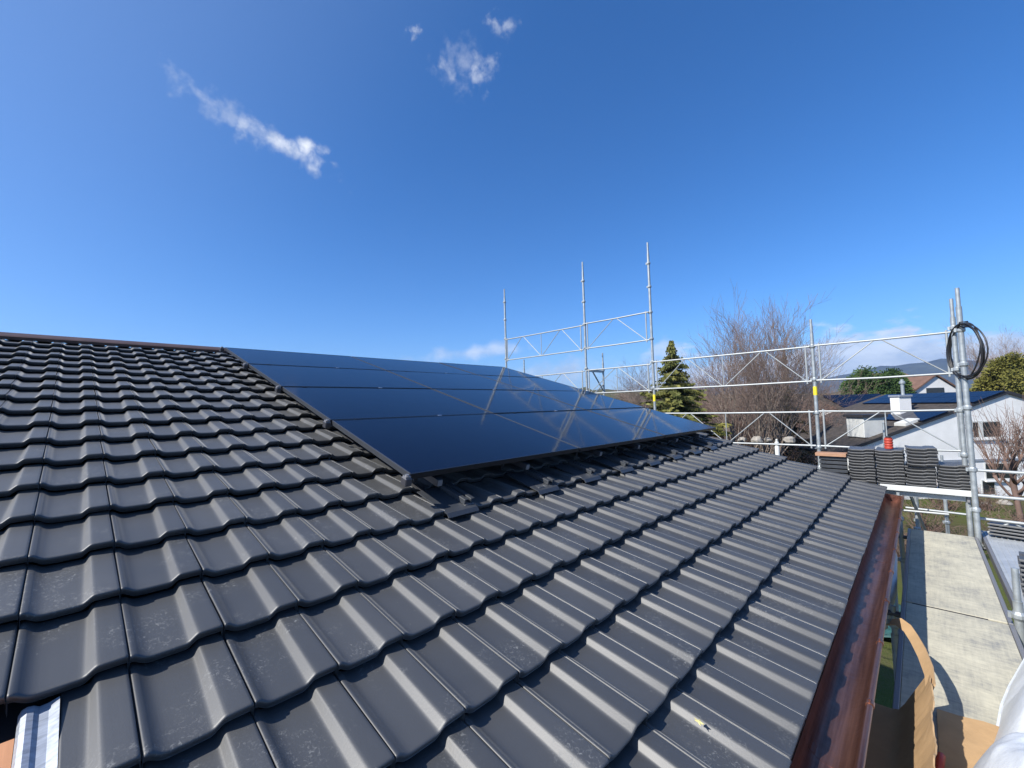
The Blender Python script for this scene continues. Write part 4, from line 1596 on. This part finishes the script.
# low dense brown shrubs in front of the trees
def make_shrub(seed, label, group, loc, size, matl, leaf, name='bare_shrub'):
    rg = random.Random(seed)
    tw, lf = MB(), MB()
    for k in range(46):
        a = rg.uniform(0, 6.28); ln = rg.uniform(.2, 1.0)
        d = Vector((math.cos(a) * ln, math.sin(a) * ln, rg.uniform(.5, 1.2)))
        p0 = Vector((rg.uniform(-.3, .3), rg.uniform(-.3, .3), -.05))
        p1 = p0 + d * size * .5
        p2 = p1 + (d * .45 + Vector((rg.uniform(-.3, .3), rg.uniform(-.3, .3), .25))) * size * .6
        tw.tube([p0, p1, p2], [.018, .011, .004], 4, cap=False)
        for q in range(7):
            s = rg.uniform(.2, 1); b = p0.lerp(p1, s) if q < 3 else p1.lerp(p2, s)
            e = b + Vector((rg.uniform(-1, 1), rg.uniform(-1, 1), rg.uniform(-.1, 1))) * size * .28
            tw.tube([b, b.lerp(e, .5) + Vector((rg.uniform(-.04, .04),) * 3), e], [.007, .005, .003], 3, cap=False)
            for z in range(leaf):
                c = b.lerp(e, rg.random()) + Vector((rg.uniform(-.08, .08), rg.uniform(-.08, .08), rg.uniform(-.08, .08)))
                u = Vector((rg.uniform(-1, 1), rg.uniform(-1, 1), rg.uniform(-1, 1))).normalized() * rg.uniform(.02, .045)
                v = u.orthogonal().normalized() * u.length * .6
                lf.add([c - u, c + v, c + u, c - v], [(0, 1, 2, 3)])
    t = thing(name, (0, 0, 0), label, 'shrub', group)
    tw.build('stems', M_TWIG, t)
    if leaf:
        lf.build('leaves', matl, t)
    t.location = loc
    return t


SG = 'brown shrubs in the garden'
sh0 = make_shrub(2, 'dense brown shrub under the guard rail left of the big bare tree', SG, gp(716, 21), 2.6, M_BROWNLEAF, 4)
sh1 = make_shrub(4, 'open twiggy shrub on the lawn under the white toe board', SG, gp(915, 20), 1.6, M_SHRUB, 1)
for px, dd, sc, rz, lab in [
    (742, 19, .9, 1, 'brown shrub at the foot of the big bare tree, left side'), (775, 20, .95, 2, 'brown shrub at the foot of the big bare tree, right side'),
    (800, 23, 1.1, 3, 'brown shrub behind the short scaffold post'), (832, 26, 1.15, 4, 'brown shrub left of the white house roof'),
    (690, 25, 1.2, 5, 'brown shrub in front of the spruce at its right'), (850, 33, 1.3, .5, 'brown shrub below the round green pine'),
    (760, 29, 1.5, 1.6, 'tall brown shrub behind the big bare tree'), (722, 32, 1.6, 2.7, 'tall brown shrub behind the middle of the guard rail'),
    (806, 36, 1.7, 3.9, 'tall brown shrub in the row right of the big bare tree'), (840, 40, 1.7, .9, 'tall brown shrub in the row near the pine'),
    (650, 34, 1.4, 4.2, 'brown shrub left of the spruce foot'),
    (700, 38, 1.9, 2.2, 'tall brown shrub in the far row between spruce and big bare tree'), (745, 40, 2.0, 5.2, 'tall brown shrub in the far row straight behind the big bare tree'),
    (780, 44, 2.1, .2, 'tall brown shrub in the far row behind the narrow conifer'), (825, 48, 2.1, 1.2, 'tall brown shrub in the far row right of the short scaffold post')]:
    dup(sh0, gp(px, dd), rz, sc, lab)
for px, dd, sc, rz, lab in [
    (975, 23.5, .8, 1, 'small shrub at the foot of the white house wall'), (955, 17, .7, 2, 'low shrub on the lawn right of the corner post'),
    (1000, 18.5, .9, 3, 'low shrub on the lawn under the pollard tree'), (893, 17, .8, 4, 'low shrub seen in the gap left of the walkway'), (935, 24, 1.0, 5, 'shrub on the lawn behind the tile stacks')]:
    dup(sh1, gp(px, dd), rz, sc, lab)


def conifer(seed, h, w, matl, dens=1.0, droop=.25, name='spruce_tree'):
    rg = random.Random(seed)
    tr, fo = MB(), MB()
    tr.tube([(0, 0, -.1), (0, 0, h * .5), (0, 0, h * .97)], [w * .055, w * .035, .012], 8, cap=False)
    z = h * .08
    while z < h * .985:
        f = 1 - z / h
        rad = w * .5 * (f ** 1.2) * rg.uniform(.6, 1.22) + .05
        nb = max(4, int(7 * dens))
        for k in range(nb):
            a = rg.uniform(0, 6.28)
            ln = rad * rg.uniform(.7, 1.15)
            d = Vector((math.cos(a), math.sin(a), 0))
            tip = Vector((0, 0, z)) + d * ln + Vector((0, 0, -ln * (droop - .1) * rg.uniform(-.6, 1.8)))
            tr.tube([(0, 0, z), tip], [.022 * f + .006, .004], 3, cap=False)
            m_ = max(3, int(ln * 13))
            for q in range(m_):
                s = (q + .6) / m_
                c = Vector((0, 0, z)).lerp(tip, s) + Vector((0, 0, -droop * .2 * ln * s * s))
                side = Vector((-d.y, d.x, 0))
                wd = ln * .28 * (1 - s * .6) + .06
                for e in (-1, 1):
                    tipp = c + side * e * wd * rg.uniform(.5, 1.1) + d * wd * .6 + Vector((0, 0, rg.uniform(-.16, .03) - droop * .12))
                    up = Vector((rg.uniform(-.4, .4), rg.uniform(-.4, .4), 1)).normalized() * rg.uniform(.03, .075)
                    fo.add([c - up * .4, c.lerp(tipp, .55) - up, tipp, c.lerp(tipp, .55) + up], [(0, 1, 2, 3)])
                    dn = c + Vector((rg.uniform(-.05, .05), rg.uniform(-.05, .05), -rg.uniform(.08, .2)))
                    fo.add([c, c + side * .035, dn, c - side * .035], [(0, 1, 2, 3)])
        z += h * .024 / dens * rg.uniform(.8, 1.2)
    return tr, fo


def make_conifer(seed, h, w, matl, label, cat, loc, name, **kw):
    tr, fo = conifer(seed, h, w, matl, **kw)
    t = thing(name, (0, 0, 0), label, cat)
    tr.build('trunk', M_BARK, t)
    fo.build('crown', matl, t)
    t.location = loc
    return t


SPR = make_conifer(3, 9.7, 8.4, M_NEEDLE, 'yellowish green spruce beside the tall scaffold post', 'tree', gp(674, 21.5), 'spruce_tree', dens=1.7)
SPR.scale = (1.3, 1.3, 1)
make_conifer(6, 10.0, 3.6, M_NEEDLEDK, 'narrow brownish conifer behind the right side of the big bare tree', 'tree', gp(787, 29), 'spruce_tree', dens=1.2, droop=.35)


def leafy(seed, rx, rz, zc, matl, label, loc, name, n=9000, top=1.0, leaf=.12, cat='tree', clumps=60):
    rg = random.Random(seed)
    tr, fo = MB(), MB()
    tr.tube([(0, 0, -.1), (.1, 0, zc * .6), (0, 0, zc)], [.2, .15, .08], 8, cap=False)
    cl = []
    for k in range(clumps):
        u = rg.uniform(-1, 1); a = rg.uniform(0, 6.28); rr_ = rg.uniform(.55, .98)
        s = math.sqrt(1 - u * u)
        taper = 1 - max(0, u) * (1 - top)
        c = Vector((rx * s * math.cos(a) * rr_ * taper, rx * s * math.sin(a) * rr_ * taper, zc + rz * u * rr_))
        cl.append((c, rg.uniform(.22, .4) * rx))
        tr.tube([(0, 0, zc * .7), c], [.05, .012], 3, cap=False)
    for k in range(n):
        c, r_ = rg.choice(cl)
        d = Vector((rg.gauss(0, 1), rg.gauss(0, 1), rg.gauss(0, 1))).normalized() * r_ * rg.uniform(.4, 1.05)
        p = c + d
        u = (d.normalized() + Vector((rg.uniform(-.8, .8), rg.uniform(-.8, .8), rg.uniform(-.5, .9)))).normalized() * leaf * rg.uniform(.5, 1.2)
        v = u.orthogonal().normalized() * leaf * rg.uniform(.25, .5)
        fo.add([p - u, p + v, p + u, p - v], [(0, 1, 2, 3)])
    t = thing(name, (0, 0, 0), label, cat)
    tr.build('trunk', M_BARK, t)
    fo.build('crown', matl, t)
    t.location = loc
    return t


leafy(3, 2.9, 2.3, 7.0, M_PINE, 'round dark green pine behind the solar roof of the white house', gp(874, 46), 'pine_tree', 30000, .9, .15)
leafy(9, 2.9, 5.6, 5.4, M_THUJA, 'golden green conifer behind the white house at the right edge', gp(1010, 38), 'golden_conifer', 42000, .12, .16)
leafy(12, 1.6, 2.0, 5.0, M_NEEDLEDK, 'dark evergreen behind the corner post, left of the golden conifer', gp(972, 47), 'dark_evergreen', 5000, .8, .15)

# pollarded tree in front of the white house
rg = random.Random(17)
t = thing('pollard_tree', (0, 0, 0), 'knobbly pollarded bare tree in front of the white house gable', 'tree')
tr, tw = MB(), MB()
tr.tube([(0, 0, -.1), (.05, .02, .7), (.0, 0, 1.3), (-.06, .05, 2.0), (-.02, .02, 2.5), (.0, 0, 2.9)], [.12, .095, .085, .10, .085, .10], 9, cap=False)
heads = []
for a, ln, z0 in ((0.4, 1.3, 2.0), (2.7, 1.5, 1.7), (1.6, .9, 2.4), (4.2, 1.2, 2.0), (5.3, .9, 2.5), (3.3, .5, 2.8), (0.9, 1.0, 1.4), (3.6, 1.3, 1.3), (5.9, 1.1, 1.6)):
    d = Vector((math.cos(a) * .75, math.sin(a) * .75, .75)).normalized()
    p0 = Vector((0, 0, z0)); p1 = p0 + d * ln * .35 + Vector((rg.uniform(-.08, .08), rg.uniform(-.08, .08), 0)); p2 = p1 + (d + Vector((0, 0, .4))).normalized() * ln * .3; p3 = p2 + (d + Vector((0, 0, .8))).normalized() * ln * .3
    tr.tube([p0, p1, p2, p3], [.06, .045, .04, .055], 7)
    heads += [p3, p2]
for hd in heads:
    for k in range(9):
        d = Vector((rg.uniform(-.45, .45), rg.uniform(-.45, .45), 1)).normalized()
        ln = rg.uniform(.9, 2.4)
        tw.tube([hd, hd + d * ln * .5, hd + d * ln + Vector((rg.uniform(-.12, .12), rg.uniform(-.12, .12), .1))], [.014, .009, .004], 4, cap=False)
        for q in range(3):
            b = hd + d * ln * rg.uniform(.2, .9)
            tw.tube([b, b + Vector((rg.uniform(-.35, .35), rg.uniform(-.35, .35), rg.uniform(0, .5)))], [.006, .003], 3, cap=False)
tr.build('trunk', M_TWIG, t, smooth=True)
tw.build('crown', M_TWIG, t)
t.location = gp(1008, 19.5)
t.scale = (1.15, 1.15, 1.15)

# pale garden stones and a small white garden post
for k, (px, dd, s, lab) in enumerate([(742, 22.5, .22, 'pale garden rock under the lower guard rail, leftmost'), (757, 22, .28, 'pale garden rock under the lower guard rail, second from the left'),
                                      (768, 22.4, .2, 'pale garden rock under the lower guard rail, third from the left'), (789, 21.5, .26, 'pale garden rock by the foot of the short scaffold post'),
                                      (985, 24, .25, 'pale rock at the wall foot right of the corner post'), (1003, 24.2, .3, 'pale rock at the wall foot below the low window')]):
    rg = random.Random(k)
    o = MB()
    vs, fs = [], []
    for i in range(7):
        for j in range(10):
            a = math.pi * i / 6; b = 2 * math.pi * j / 10
            r_ = s * (1 + rg.uniform(-.18, .18))
            vs.append((r_ * math.sin(a) * math.cos(b), r_ * math.sin(a) * math.sin(b), r_ * .7 * math.cos(a)))
    for i in range(6):
        for j in range(10):
            fs.append((i * 10 + j, (i + 1) * 10 + j, (i + 1) * 10 + (j + 1) % 10, i * 10 + (j + 1) % 10))
    o = o.add(vs, fs).build('garden_rock', M_STONE)
    p = P(px, 440 if k < 4 else 495, dd)
    o.location = (p.x, p.y, max(GZ + .1, p.z if k < 4 else GZ + .15))
    tag(o, lab, 'rock', 'pale rocks in the gardens')
p = P(777, 447, 21)
o = MB().lathe((0, 0, 0), [(.10, -3), (.10, .02), (.07, .06), (.09, .12), (.10, .22), (.05, .28), (.06, .34), (.02, .40)], 14).build('garden_pillar', M_WHITE, smooth=True, sharp=40)
o.location = p
tag(o, 'small white garden pillar in front of the big bare tree', 'pillar')
# teal net on the ground, seen in the gap between gutter and walkway
p = Vector((1.85, 16.2, GZ))
mb = MB()
rg = random.Random(3)
gx = [[(p.x + (i - 4) * .16, p.y + (j - 6) * .22, GZ + .12 + .25 * math.exp(-((i - 4) ** 2 + (j - 6) ** 2) / 14) + rg.uniform(0, .08)) for j in range(13)] for i in range(9)]
sheet(mb, gx, .02)
tag(mb.build('ground_net', M_TEAL, origin=p, smooth=True), 'crumpled teal net on the ground seen through the gap by the gutter', 'net')
